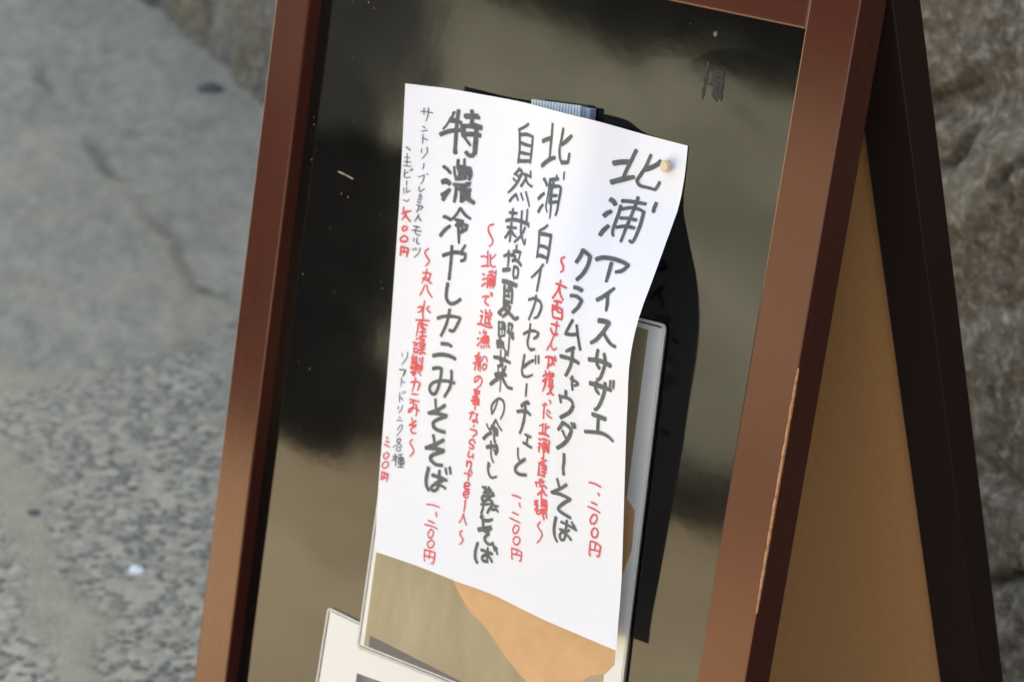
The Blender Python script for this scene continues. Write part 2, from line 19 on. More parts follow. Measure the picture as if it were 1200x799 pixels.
 '7':('R','22:1186,3300 1057,3379 1150,3478 1265,3560 1138,3672|21:1199,3728 1182,3851 1056,4039|24:1055,3815 1342,3806|24:1368,3804 1323,3970 1460,4002|21:1061,3930 1192,3957 1351,3980|21:1153,3881 1318,3944|21:1170,4070 1121,4170 1024,4293|21:1253,4053 1327,4174 1522,4291|20:1224,4388 1211,4566 1191,4703|24:979,4558 1153,4523 1093,4633 994,4657|22:1433,4480 1339,4551 1508,4611|22:1185,4622 1223,4762 1201,4837|24:942,4830 1128,4809 1491,4784|24:1083,4850 1258,4876 1437,4890|22:1055,4890 1043,5037 1011,5168|28:1102,4866 1257,4976|30:1150,4952 1382,4987|26:1133,5063 1374,5043|26:1147,5152 1421,5118|24:1229,4907 1251,5158|22:1023,5239 1085,5195|28:913,5307 1086,5314|22:939,5368 1075,5352|26:949,5430 1085,5414|30:960,5502 1133,5500|22:966,5428 980,5518|24:1121,5428 1126,5501|24:1138,5207 1365,5207|24:1203,5182 1245,5341|26:1309,5187 1338,5365|34:1152,5297 1397,5294|30:1164,5368 1387,5340|26:1192,5438 1396,5394|24:1245,5341 1292,5517|24:1232,5470 1447,5487|28:1188,5520 1338,5474|22:952,5558 946,5742|34:912,5636 1120,5638|34:923,5708 1147,5699|26:1076,5580 1105,5759|22:980,5628 1173,5751|18:1218,5599 1249,5686|20:1346,5564 1339,5693 1346,5838|34:893,5840 1115,5822 1376,5806|24:1108,5777 1059,6012|26:910,5948 1091,5889|22:1159,5880 1349,5965|22:1185,5822 1334,5876|24:1173,5751 1372,5779|24:935,5664 929,5789|30:1001,5752 1214,5781|21:1317,5603 1317,5768|30:889,5862 1120,5848 1348,5791|21:1116,5821 989,6002|21:1178,5882 1323,5959|24:929,5954 1136,5942|27:951,6158 1164,6117 1325,6129|27:1326,6137 1246,6300|24:1125,6040 1096,6181 1044,6340|22:1027,6398 1287,6383|24:969,6525 1365,6526|24:981,6598 1135,6577 1083,6737 973,6808 978,6738 1153,6686 1398,6721|22:1232,6592 1289,6709 1274,6844|21:1110,6900 1149,6978|27:1302,6943 1033,7078|24:1033,7078 1329,7036|24:1294,7055 1124,7149 1189,7223 1347,7205|21:1211,7359 1119,7442 1238,7522 1306,7609 1167,7733'),
 '8':('T','9:503,530 649,518 873,532|9:596,449 601,587|9:729,439 733,563 676,711|9:584,823 666,855|9:562,927 749,888|9:607,986 619,1173|9:622,1055 771,1088|9:598,1280 600,1364|9:764,1235 778,1345 639,1482|9:709,1574 709,1640 675,1696|9:571,1863 758,1808|9:758,1811 733,1930 666,2001|12:838,1775 874,1791|9:614,2059 658,2162 807,2083|12:653,2215 744,2242|12:629,2264 751,2286|12:616,2319 741,2335|12:602,2373 716,2396|12:590,2441 815,2462|12:815,2462 716,2537|12:674,2474 621,2591|12:687,2633 639,2704 576,2782|12:666,2648 722,2711 812,2762|12:547,2887 776,2894|12:502,2971 850,2974|12:658,2877 635,3013 736,3058 818,3051|12:610,3137 598,3205|12:722,3113 717,3221 824,3239|12:598,3353 642,3390|12:689,3332 735,3381|12:866,3316 824,3427 675,3535'),
 '9':('T','12:123,1282 247,1343|8:89,1496 249,1495|8:162,1411 173,1673|8:77,1589 297,1583|8:64,1675 326,1668|9:123,1744 108,1851 147,1914 317,1891|9:131,1836 237,1787|9:292,1729 316,1766|9:339,1712 376,1748|9:203,1975 204,2068|8:119,2129 139,2247|9:216,2107 220,2213 331,2163|9:132,2374 262,2398 319,2344'),
 '9p':('R','21:161,2519 159,2613|27:122,2669 224,2620 415,2582|24:267,2616 214,2715 136,2789|22:232,2686 424,2804|24:239,2914 170,2960 207,3011 307,2989 331,2938 239,2914|26:243,3115 139,3179 169,3238 327,3229 387,3170 312,3123 243,3115|24:182,3337 168,3514|27:175,3351 439,3367|27:440,3375 405,3546|21:298,3353 292,3475|24:173,3446 419,3450|24:150,3515 229,3522'),
 '10':('T','6:512,5586 541,5652|8:725,5534 714,5659 537,5832|8:463,5938 651,5921|8:677,5926 621,6057|8:497,5950 719,5918|8:710,5925 682,6011 601,6076|8:570,6108 582,6287|8:585,6175 722,6200|9:553,6430 575,6637|9:583,6524 709,6578|8:665,6396 698,6440|8:738,6371 776,6416|9:537,6725 538,6795|9:696,6691 673,6777 570,6875|9:583,6957 678,6972|9:533,7034 749,7027|9:676,7126 577,7252|9:676,7126 765,7128 719,7233 560,7380|10:668,7407 579,7504|10:596,7445 748,7419 661,7534 469,7632|10:602,7487 825,7581|10:646,7607 751,7606 746,7676 606,7682 632,7614|10:592,7760 526,7834|10:476,7842 677,7799|12:573,7800 567,7927|10:698,7767 875,7728|12:707,7822 914,7806|10:788,7741 797,7893|12:716,7877 931,7846|10:717,7821 728,7889|10:901,7794 899,7878|10:486,7910 581,7855|11:585,7850 451,7930|11:639,7823 613,8026|13:694,7835 937,7823|11:739,7888 944,7870 933,7939 737,7967 739,7888|11:836,7794 847,8003|13:725,8029 967,8001|11:732,7932 936,7911'),
 '10p':('R','21:160,7456 251,7479|19:158,7544 306,7555|21:111,7618 321,7657|19:237,7780 116,7858 171,7930 309,7870 313,7802 237,7780|19:209,7985 90,8074 174,8142 325,8068 313,7990 209,7985|19:97,8222 103,8361|23:113,8231 367,8250|23:353,8252 317,8409|19:218,8244 207,8366|21:98,8330 334,8327|19:76,8385 188,8389'),
}
PTS={"holder_a":[[-0.10655,0.02486,-0.007],[-0.09787,-0.16953,-0.007],[-0.33192,-0.24058,-0.007],[-0.33123,-0.18575,-0.007]],"card_a":[[-0.10853,0.02123,-0.007],[-0.1063,-0.03753,-0.007],[-0.32633,-0.25331,-0.007],[-0.23396,-0.24605,-0.007],[-0.3265,-0.19205,-0.007]],"photo_a_right":[[-0.12001,0.01833,-0.007],[-0.11771,-0.05677,-0.007],[-0.11207,-0.20166,-0.007]],"photo_a_left":[[-0.32709,-0.18683,-0.007],[-0.32592,-0.25316,-0.007]],"strip":[[-0.32139,-0.24486,-0.007],[-0.23418,-0.24496,-0.007]],"orange":[[-0.14153,-0.07998,-0.007],[-0.11692,-0.08446,-0.007],[-0.10782,-0.09082,-0.007],[-0.10564,-0.11496,-0.007],[-0.10944,-0.13086,-0.007],[-0.11183,-0.14694,-0.007],[-0.10593,-0.17896,-0.007],[-0.10479,-0.18794,-0.007],[-0.11101,-0.19627,-0.007],[-0.12301,-0.20173,-0.007],[-0.12842,-0.20761,-0.007],[-0.13498,-0.21901,-0.007],[-0.15564,-0.22834,-0.007],[-0.17408,-0.22424,-0.007],[-0.18071,-0.22206,-0.007],[-0.19715,-0.21414,-0.007],[-0.21518,-0.20313,-0.007],[-0.23062,-0.198,-0.007],[-0.24179,-0.19072,-0.007],[-0.25161,-0.18233,-0.007],[-0.23431,-0.14773,-0.007],[-0.19447,-0.11258,-0.007]],"holder_b":[[-0.36731,-0.23993,-0.008],[-0.36936,-0.29553,-0.008],[-0.33331,-0.23937,-0.008],[-0.23647,-0.23886,-0.008]],"photo_b":[[-0.32989,-0.27499,-0.008],[-0.29823,-0.27084,-0.008]],"clip":[[-0.24062,0.13482,-0.004],[-0.19035,0.13936,-0.004]],"pin":[[-0.12489,0.11653,-0.008]],"marks":[[-0.10945,0.18153,-0.0108],[-0.10936,0.15905,-0.0108],[-0.10417,0.16899,-0.0108],[-0.09998,0.17721,-0.0108],[-0.09864,0.16151,-0.0108],[-0.10759,0.19775,-0.0108],[-0.1274,0.20049,-0.0108]],"scratch":[[-0.41683,0.05365,-0.0108],[-0.4087,0.05298,-0.0108],[-0.40051,0.05175,-0.0108]],"specks":[[-0.36917,0.03402,-0.0108],[-0.40473,-0.02697,-0.0108],[-0.40471,-0.03173,-0.0108],[-0.36064,-0.00934,-0.0108],[-0.35812,-0.0134,-0.0108],[-0.43654,0.00143,-0.0108],[-0.43925,-0.02262,-0.0108],[-0.44715,0.07997,-0.0108],[-0.44528,0.05612,-0.0108],[-0.44123,0.06343,-0.0108],[-0.41055,0.0397,-0.0108],[-0.40329,0.0389,-0.0108],[-0.4172,0.01409,-0.0108],[-0.43219,-0.08333,-0.0108],[-0.41986,-0.08495,-0.0108],[-0.40205,0.16637,-0.0108],[-0.40783,0.16944,-0.0108]]}
CAM_R=[[0.6933297, 0.1404605, -0.7067989], [0.2478484, -0.9674627, 0.0508637], [-0.6766573, -0.2104443, -0.7055836]]
CAM_C=[0.814211, 0.308317, 1.081233]
CAM_F=2878.483483609204
WPTS={"cracks": [[[2.1366, 0.4864], [2.1505, 0.5032], [2.1677, 0.5112], [2.1788, 0.5254], [2.1903, 0.5489]], [[2.2968, 0.1537], [2.3213, 0.17], [2.3387, 0.1846], [2.369, 0.2]], [[2.2561, 0.5237], [2.2728, 0.5376], [2.3021, 0.5518]], [[2.1127, 0.5555], [2.1439, 0.5682], [2.1642, 0.5865]]], "band": [[2.15, 0.4612], [2.1816, 0.4834], [2.2181, 0.5098], [2.2641, 0.5458], [2.299, 0.5644]], "vis": [2.0775, 2.3742]}
GPTS={"slab": [[-1.8131, 0.4974], [-1.7733, 0.5489], [-1.7417, 0.593], [-1.704, 0.6465], [-1.6804, 0.6835], [-1.664, 0.7261], [-1.66, 0.7576], [-1.6701, 0.789], [-1.6077, 0.7611], [-1.5189, 0.7148], [-1.3993, 0.6721], [-1.2086, 0.6467]], "seam": [[-1.5953, 0.424], [-1.5043, 0.3911], [-1.4056, 0.3413], [-1.2922, 0.2863], [-1.1775, 0.2319], [-1.124, 0.206], [-1.0661, 0.1757], [-1.0062, 0.1396]], "seamtop": [[-1.7552, 0.5117], [-1.7297, 0.5462], [-1.709, 0.5841], [-1.6846, 0.633]], "crack1": [[-2.5786, 1.2446], [-2.4985, 1.1992], [-2.4119, 1.1639], [-2.3461, 1.144], [-2.2804, 1.1433]], "crack2": [[-2.2374, 1.1072], [-2.1707, 1.0668], [-2.0852, 1.0362], [-1.9681, 0.9883], [-1.8556, 0.9219], [-1.7962, 0.8845]], "crack3": [[-3.1291, 1.5033], [-2.9332, 1.3951], [-2.7921, 1.3328]], "crack4": [[-1.8463, 0.9164], [-1.8072, 0.9195], [-1.758, 0.9187]], "lite": [[-2.382, 1.1362], [-2.2148, 1.0827], [-2.0378, 1.0012], [-1.816, 0.8891], [-1.6775, 0.7988]], "spots": [[-2.3398, 1.0176], [-2.6015, 1.1101], [-2.0668, 1.0942], [-2.8039, 1.3227], [-1.8612, 0.8713], [-2.06, 0.763]], "peb": [[-1.1846, 0.3392], [-1.3848, 0.3424], [-1.3193, 0.385], [-2.6435, 1.5526]]}
WALL_H=2.2
HB=1.50
BX0=.30
BX1=1.9
WORN=(-0.118217,0.027214)

# ------------------------------------------------------------------ frames of reference
AL=R_(13.5); GZ=0.6403
BM=Matrix(((1,0,0,0),(0,math.sin(AL),-math.cos(AL),0),(0,math.cos(AL),math.sin(AL),GZ),(0,0,0,1)))   # board -> world
# ------------------------------------------------------------------ camera
cam=bpy.data.cameras.new('camera'); co=bpy.data.objects.new('camera',cam); COL.objects.link(co)
r=Matrix(CAM_R)
rot=Matrix((r[0],-r[1],-r[2])).transposed()     # columns: right, up, back in board frame
m=rot.to_4x4(); m.translation=Vector(CAM_C)
co.matrix_world=BM@m
cam.sensor_width=36; cam.sensor_fit='HORIZONTAL'; cam.lens=CAM_F/1200*36
cam.clip_start=.05; cam.clip_end=500
cam.dof.use_dof=True; cam.dof.focus_distance=1.42; cam.dof.aperture_fstop=12
sc.camera=co
# ------------------------------------------------------------------ world, sun, exposure
SUN_EL=R_(56); SUN_AZ=math.atan2(.66,.75)
w=bpy.data.worlds.new('World'); sc.world=w; w.use_nodes=True
nt=w.node_tree; bg=nt.nodes['Background']; sky=nt.nodes.new('ShaderNodeTexSky'); sky.sky_type='NISHITA'
sky.sun_disc=False; sky.sun_elevation=SUN_EL; sky.sun_rotation=SUN_AZ; sky.dust_density=2.0; sky.air_density=1.0; sky.ozone_density=1.0
hs=nt.nodes.new('ShaderNodeHueSaturation'); hs.inputs['Saturation'].default_value=.64; nt.links.new(sky.outputs[0],hs.inputs['Color']); nt.links.new(hs.outputs[0],bg.inputs[0]); bg.inputs[1].default_value=.15
sun=bpy.data.lights.new('sun','SUN'); so=bpy.data.objects.new('sun',sun); COL.objects.link(so)
sun.energy=3.9; sun.angle=R_(.5); sun.color=(1,.95,.88)
sd=Vector((math.sin(SUN_AZ)*math.cos(SUN_EL),math.cos(SUN_AZ)*math.cos(SUN_EL),math.sin(SUN_EL)))
so.rotation_euler=(-sd).to_track_quat('-Z','Y').to_euler(); so.location=(2,3,6)
vs=sc.view_settings; vs.view_transform='Standard'; vs.look='None'; vs.gamma=1; vs.use_curve_mapping=False; vs.exposure=1.92
sc.cycles.use_denoising=True; sc.cycles.max_bounces=10; sc.cycles.transparent_max_bounces=12; sc.cycles.caustics_reflective=False; sc.cycles.caustics_refractive=False
# ------------------------------------------------------------------ helpers
def link(o,parent=None):
    COL.objects.link(o)
    if parent: o.parent=parent
    return o
def tag(o,label=None,cat=None,group=None,kind=None):
    if label: o['label']=label
    if cat: o['category']=cat
    if group: o['group']=group
    if kind: o['kind']=kind
    return o
def empty(name,mat=None):
    o=bpy.data.objects.new(name,None); o.empty_display_size=.1
    if mat is not None: o.matrix_world=mat
    return link(o)
def obj(name,bm,mat,parent=None,smooth=False,recalc=True):
    if recalc: bmesh.ops.recalc_face_normals(bm,faces=bm.faces[:])
    me=bpy.data.meshes.new(name); bm.to_mesh(me); bm.free()
    for p in me.polygons: p.use_smooth=smooth
    for mm in (mat if isinstance(mat,(list,tuple)) else [mat]): me.materials.append(mm)
    return link(bpy.data.objects.new(name,me),parent)
def box(bm,x0,x1,y0,y1,z0,z1,bev=0,seg=2,M=None):
    vs=[bm.verts.new(v) for v in [(x0,y0,z0),(x1,y0,z0),(x1,y1,z0),(x0,y1,z0),(x0,y0,z1),(x1,y0,z1),(x1,y1,z1),(x0,y1,z1)]]
    fs=[bm.faces.new([vs[i] for i in f]) for f in [(3,2,1,0),(4,5,6,7),(0,1,5,4),(1,2,6,5),(2,3,7,6),(3,0,4,7)]]
    if bev:
        es=list({e for f in fs for e in f.edges})
        rr=bmesh.ops.bevel(bm,geom=es,offset=bev,segments=seg,affect='EDGES',profile=.5)
        vs=list({v for f in rr['faces'] for v in f.verts}|{v for v in vs if v.is_valid})
    if M is not None: bmesh.ops.transform(bm,matrix=M,verts=[v for v in vs if v.is_valid])
    return vs
def prism(bm,pts,z0,z1):
    a=[bm.verts.new((x,y,z0)) for x,y in pts]; b=[bm.verts.new((x,y,z1)) for x,y in pts]; n=len(pts)
    bm.faces.new(a[::-1]); bm.faces.new(b)
    for i in range(n): bm.faces.new((a[i],a[(i+1)%n],b[(i+1)%n],b[i]))
def rounded(pts,rad,n=5):
    out=[]; k=len(pts)
    for i in range(k):
        p=Vector(pts[i]); a=(Vector(pts[i-1])-p).normalized(); b=(Vector(pts[(i+1)%k])-p).normalized()
        A=p+a*rad; B=p+b*rad
        for j in range(n+1):
            t=j/n; out.append(tuple(A*(1-t)**2+p*2*t*(1-t)+B*t*t))
    return out
def mat(name,base=(.5,.5,.5),rough=.5,spec=.5,ior=None,**kw):
    m=bpy.data.materials.new(name); m.use_nodes=True
    b=m.node_tree.nodes['Principled BSDF']; b.inputs['Base Color'].default_value=(*base,1); b.inputs['Roughness'].default_value=rough
    b.inputs['Specular IOR Level'].default_value=spec
    if ior: b.inputs['IOR'].default_value=ior
    for k,v in kw.items(): b.inputs[k.replace('_',' ')].default_value=v
    return m
class N:
    def __init__(s,m): s.t=m.node_tree; s.b=s.t.nodes['Principled BSDF']; s.tc=s.new('ShaderNodeTexCoord')
    def new(s,ty,**kw):
        n=s.t.nodes.new(ty)
        for k,v in kw.items():
            if hasattr(n,k): setattr(n,k,v)
            else: n.inputs[k].default_value=v
        return n
    def l(s,a,b): s.t.links.new(a,b)
    def mapping(s,scale=(1,1,1),loc=(0,0,0),rot=(0,0,0),src='Object'):
        mp=s.new('ShaderNodeMapping'); mp.inputs['Scale'].default_value=scale; mp.inputs['Location'].default_value=loc; mp.inputs['Rotation'].default_value=rot
        s.l(s.tc.outputs[src],mp.inputs[0]); return mp.outputs[0]
    def noise(s,scale,detail=4,rough=.55,vec=None,dist=0):
        n=s.new('ShaderNodeTexNoise'); n.inputs['Scale'].default_value=scale; n.inputs['Detail'].default_value=detail; n.inputs['Roughness'].default_value=rough; n.inputs['Distortion'].default_value=dist
        s.l(vec if vec is not None else s.tc.outputs['Object'],n.inputs['Vector']); return n.outputs[0]
    def vor(s,scale,feature='F1',vec=None,out=0,rnd=1):
        n=s.new('ShaderNodeTexVoronoi'); n.feature=feature; n.inputs['Scale'].default_value=scale; n.inputs['Randomness'].default_value=rnd
        s.l(vec if vec is not None else s.tc.outputs['Object'],n.inputs['Vector']); return n.outputs[out]
    def ramp(s,fac,stops,interp='LINEAR'):
        n=s.new('ShaderNodeValToRGB'); n.color_ramp.interpolation=interp; e=n.color_ramp.elements
        while len(e)<len(stops): e.new(.5)
        for q,(p,c) in zip(e,stops):
            q.position=p; q.color=(*c,1) if isinstance(c,tuple) else (c,c,c,1)
        s.l(fac,n.inputs[0]); return n.outputs[0]
    def mix(s,fac,a,b,mode='MIX'):
        n=s.new('ShaderNodeMix'); n.data_type='RGBA'; n.blend_type=mode
        for v,i in ((fac,0),(a,6),(b,7)):
            if isinstance(v,(int,float)): n.inputs[i].default_value=v if i==0 else (v,v,v,1)
            elif isinstance(v,tuple): n.inputs[i].default_value=(*v,1)
            else: s.l(v,n.inputs[i])
        return n.outputs[2]
    def bump(s,h,strength,dist,normal=None):
        n=s.new('ShaderNodeBump'); n.inputs['Strength'].default_value=strength; n.inputs['Distance'].default_value=dist; s.l(h,n.inputs['Height'])
        if normal is not None: s.l(normal,n.inputs['Normal'])
        return n.outputs[0]
    def base(s,c): s.l(c,s.b.inputs['Base Color'])
    def rough(s,c): s.l(c,s.b.inputs['Roughness'])
    def norm(s,c): s.l(c,s.b.inputs['Normal'])
# ------------------------------------------------------------------ materials
def wood(name,dark,mid,rough=.34,coat=.0):
    m=mat(name,mid,rough); n=N(m)
    v=n.mapping((60,2.2,60)); a=n.noise(6,6,.6,v,.4); b=n.noise(3,3,.5)
    c=n.ramp(a,[(.25,tuple((x+y)/2 for x,y in zip(dark,mid))),(.75,mid)]); c=n.mix(n.ramp(n.noise(420,3,.7,n.mapping((.5,1,.5))),[(.52,0.),(.72,.35)]),c,dark); c=n.mix(n.ramp(b,[(.35,0.),(.7,.5)]),c,tuple(x*1.25 for x in mid)); n.base(c)
    n.rough(n.ramp(b,[(.3,rough*.85),(.7,rough*1.2)])); n.norm(n.bump(n.noise(90,3,.6,n.mapping((14,3,14))),.06,.0004)); return m
M_WOOD=wood('varnished brown wood',(.026,.0065,.0048),(.048,.0105,.0075),.16); _b=M_WOOD.node_tree.nodes['Principled BSDF']; _b.inputs['IOR'].default_value=1.53; _b.inputs['Specular Tint'].default_value=(1,.66,.49,1)
M_WOOD_SHADED=wood('shaded varnished wood',(.010,.0045,.0038),(.016,.0065,.005),.45); M_WOOD_SHADED.node_tree.nodes['Principled BSDF'].inputs['Specular IOR Level'].default_value=.25  # same brown wood, with the rear frame's shade put into the colour
M_RAW=mat('worn bare wood edge',(.50,.27,.11),.7); n=N(M_RAW); n.base(n.ramp(n.noise(300,3),[(.3,(.25,.10,.045)),(.65,(.47,.25,.11))]))
M_MDF=mat('tan fibreboard',(.40,.25,.12),.75); n=N(M_MDF); n.base(n.mix(n.ramp(n.noise(250,3,.7),[(.3,0.),(.7,1.)]),(.43,.212,.074),(.49,.250,.092)))
M_BLACK=mat('glossy black board film',(.002,.002,.002),.045,.5,1.5); n=N(M_BLACK)
lowf=n.noise(5.5,2,.45); dent=n.noise(16,2,.5,n.mapping((1,1,1),(.31,.4,0)))
hh=n.bump(lowf,1.0,.0015); hh=n.bump(n.noise(120,2,.5),.10,.00012,hh)
mp=n.mapping((1,1.25,1),(.083,-.187,0)); 
le=n.new('ShaderNodeVectorMath',operation='LENGTH'); n.l(mp,le.inputs[0])
near=n.ramp(le.outputs['Value'],[(.015,1.),(.055,0.)])
dm=n.mix(near,0.0,n.noise(24,1,.4,n.mapping((.8,1.7,1),(0,0,0),(0,0,.3))))
hh=n.bump(dm,1.0,.0002,hh); n.norm(hh)
n.rough(n.ramp(n.noise(14,4,.6),[(.35,.055),(.75,.085)]))
M_PAPER=mat('white copy paper',(.735,.742,.785),.75,.3); n=N(M_PAPER)
n.norm(n.bump(n.noise(16,3,.5),.5,.0016,n.bump(n.noise(500,2),.06,.0002)))
tr=n.new('ShaderNodeBsdfTranslucent'); tr.inputs[0].default_value=(.8,.8,.8,1); mx=n.new('ShaderNodeMixShader'); mx.inputs[0].default_value=.10
out=M_PAPER.node_tree.nodes['Material Output']; n.l(n.b.outputs[0],mx.inputs[1]); n.l(tr.outputs[0],mx.inputs[2]); n.l(mx.outputs[0],out.inputs[0])
def inkm(name,a,b,sc_=260):
    m=mat(name,a,.55,.35); n=N(m); n.base(n.ramp(n.noise(sc_,3,.6),[(.35,a),(.7,b)])); return m
M_INK={'K':inkm('black marker ink',(.060,.069,.069),(.098,.109,.108)),'R':inkm('red marker ink',(.56,.055,.065),(.60,.105,.115)),'T':inkm('thin black pen ink',(.07,.08,.09),(.13,.14,.15))}
def clear(name,tint=.96,gl=.07,rough=.06):
    m=bpy.data.materials.new(name); m.use_nodes=True; t=m.node_tree; t.nodes.remove(t.nodes['Principled BSDF'])
    tp=t.nodes.new('ShaderNodeBsdfTransparent'); tp.inputs[0].default_value=(tint,tint,tint*.99,1)
    g=t.nodes.new('ShaderNodeBsdfGlossy'); g.inputs['Roughness'].default_value=rough
    f=t.nodes.new('ShaderNodeFresnel'); f.inputs[0].default_value=1.45
    x=t.nodes.new('ShaderNodeMixShader'); fm=t.nodes.new('ShaderNodeMath'); fm.operation='MULTIPLY'; fm.inputs[1].default_value=.6; t.links.new(f.outputs[0],fm.inputs[0]); t.links.new(fm.outputs[0],x.inputs[0]); t.links.new(tp.outputs[0],x.inputs[1]); t.links.new(g.outputs[0],x.inputs[2])
    t.links.new(x.outputs[0],t.nodes['Material Output'].inputs[0]); return m
M_CLEAR=clear('clear hard plastic',.995)
M_RIM=clear('clear plastic rim',.9)
_t=M_RIM.node_tree; _o=_t.nodes['Material Output']; _p=_o.inputs[0].links[0].from_socket; _d=_t.nodes.new('ShaderNodeBsdfDiffuse'); _d.inputs[0].default_value=(.60,.58,.53,1); _x=_t.nodes.new('ShaderNodeMixShader'); _x.inputs[0].default_value=.75
_t.links.new(_p,_x.inputs[1]); _t.links.new(_d.outputs[0],_x.inputs[2]); _t.links.new(_x.outputs[0],_o.inputs[0])
M_WHITE=mat('white card',(.84,.84,.83),.5,.4)
M_CLOTH=mat('printed khaki cloth',(.36,.29,.18),.6); n=N(M_CLOTH)
wv=n.new('ShaderNodeTexWave'); wv.inputs['Scale'].default_value=260; wv.inputs['Distortion'].default_value=1.5; wv.inputs['Detail'].default_value=3; n.l(n.mapping((1,.12,1)),wv.inputs[0])
wh=n.new('ShaderNodeTexWave'); wh.bands_direction='Y'; wh.inputs['Scale'].default_value=240; wh.inputs['Distortion'].default_value=2; n.l(n.mapping((.15,1,1)),wh.inputs[0])
c=n.mix(n.ramp(n.noise(9,4,.6,n.mapping((3.2,.8,1),(0,0,0),(0,0,.25)),.5),[(.35,0.),(.68,1.)]),(.36,.292,.172),(.47,.392,.255)); c=n.mix(.22,c,wv.outputs[0],'MULTIPLY'); c=n.mix(.10,c,wh.outputs[0],'MULTIPLY'); n.base(c)
M_ORANGE=mat('printed orange shape',(.62,.33,.15),.55); n=N(M_ORANGE); n.base(n.ramp(n.noise(40,4,.6),[(.3,(.60,.335,.15)),(.7,(.69,.40,.20))]))
M_SLATE=mat('printed dark grey',(.075,.080,.095),.5)
M_NAVY=mat('printed dark blue photo',(.06,.07,.12),.45); n=N(M_NAVY); n.base(n.ramp(n.noise(90,3,.6),[(.35,(.03,.035,.07)),(.7,(.16,.17,.24))]))
M_CLIP=mat('blue grey webbing',(.17,.20,.23),.6); M_RIB=mat('pale blue grey ribs',(.60,.64,.62),.55)
M_CLIPD=mat('dark blue clip edge',(.24,.29,.34),.5)
M_PIN=mat('pale wooden pin head',(.56,.46,.32),.5)
M_STEEL=mat('pin steel',(.6,.6,.6),.25,Metallic=1.0)
M_CHALK=mat('pale scratch',(.30,.27,.18),.7)
M_SMUDGE=mat('old tape residue',(.032,.032,.027),.8,.2)
M_PEBBLE=mat('white pebble',(.66,.67,.66),.6)
# ground

def ground_mat(name,cover):
    m=mat(name,(.25,.26,.25),.88,.3); n=N(m)
    v1=n.vor(95,'F1',out=1); v2=n.vor(95,'DISTANCE_TO_EDGE'); sep=n.new('ShaderNodeSeparateColor'); n.l(v1,sep.inputs[0])
    peb=n.ramp(sep.outputs[0],[(.18,(.028,.040,.055)),(.38,(.11,.13,.145)),(.6,(.25,.262,.26)),(.92,(.45,.45,.42))])
    c=n.mix(n.ramp(v2,[(.01,0.),(.12,1.)]),(.37,.365,.335),peb)
    c=n.mix(.12,c,n.ramp(n.noise(130,4,.7),[(.3,(.11,.125,.13)),(.7,(.36,.365,.35))]))
    c=n.mix(n.ramp(n.noise(3.1,5,.65),[(.45,.0),(.68,.4)]),c,(.29,.295,.275))
    m1=n.mapping((1,1,1),(0,0,0),(0,0,R_(33.5))); m2=n.new('ShaderNodeMapping'); m2.inputs['Scale'].default_value=(.42,1,1); n.l(m1,m2.inputs[0]); V=m2.outputs[0]
    a=n.noise(2.6,6,.62,V,.5); b=n.noise(9,6,.65,V,.5); d=n.noise(110,4,.7,V); e=n.noise(34,5,.7,V)
    s_=n.ramp(a,[(.34,(.155,.175,.175)),(.5,(.25,.268,.258)),(.64,(.385,.385,.355))]); s_=n.mix(n.ramp(b,[(.40,.85),(.56,.0)]),s_,(.17,.187,.186)); s_=n.mix(n.ramp(b,[(.55,.0),(.72,.6)]),s_,(.37,.37,.345))
    s_=n.mix(.30,s_,n.ramp(d,[(.25,.17),(.75,.40)])); s_=n.mix(.42,s_,n.ramp(e,[(.36,(.12,.13,.13)),(.64,(.44,.44,.41))]))
    if cover:
        at=n.new('ShaderNodeVertexColor'); at.layer_name='cover'; sp=n.new('ShaderNodeSeparateColor'); n.l(at.outputs[0],sp.inputs[0])
        c=n.mix(sp.outputs[0],c,s_); c=n.mix(sp.outputs[1],c,n.ramp(n.noise(28,5,.7),[(.3,(.25,.245,.215)),(.7,(.37,.36,.315))])); c=n.mix(sp.outputs[2],c,(.085,.085,.075))

    c=n.mix(.22,c,n.ramp(n.noise(170,3,.7),[(.3,(.08,.085,.085)),(.7,(.46,.46,.43))])); c=n.mix(1.0,c,(.98,.89,.69),'MULTIPLY')
    n.base(c); n.norm(n.bump(v2 if cover else e,.5,.005)); return m
M_AGG=ground_mat('weathered concrete ground',False); M_PATH=ground_mat('worn concrete path',True)
M_CRACK=mat('dark stone chip',(.085,.085,.08),.9,.2)
M_SEAM=mat('tan mortar',(.42,.38,.29),.9,.2); n=N(M_SEAM); n.base(n.ramp(n.noise(30,5,.65),[(.3,(.34,.32,.26)),(.7,(.47,.43,.33))]))
M_SAND=mat('dry sandy yard',(.48,.40,.27),.95,.1); n=N(M_SAND); n.base(n.ramp(n.noise(1.3,5,.6),[(.34,(.54,.43,.25)),(.66,(.80,.64,.39))]))
# stone
M_STONE=mat('rough natural stone',(.2,.18,.15),.9,.25); n=N(M_STONE)
a=n.noise(3.2,5,.6,None,.4); b=n.noise(13,6,.66,None,.3); d=n.noise(85,6,.75); cc=n.vor(2.7,'F1',out=1)
sep=n.new('ShaderNodeSeparateColor'); n.l(cc,sep.inputs[0])
vein=n.noise(2.4,6,.7,n.mapping((1,1,2.2),(2,0,4),(0,.5,0)),1.2)
c=n.ramp(a,[(.32,(.105,.085,.050)),(.48,(.205,.175,.125)),(.60,(.215,.205,.18)),(.72,(.29,.285,.265))])
c=n.mix(n.ramp(sep.outputs[1],[(.2,.0),(.9,.55)]),c,(.235,.185,.10))
c=n.mix(n.ramp(b,[(.50,0.),(.66,.6)]),c,(.095,.088,.072))
c=n.mix(n.ramp(vein,[(.56,0.),(.64,.85)]),c,(.46,.455,.43))
c=n.mix(n.ramp(n.noise(21,5,.7,n.mapping((1,1,1),(7,1,2))),[(.58,0.),(.66,.7)]),c,(.42,.42,.40))
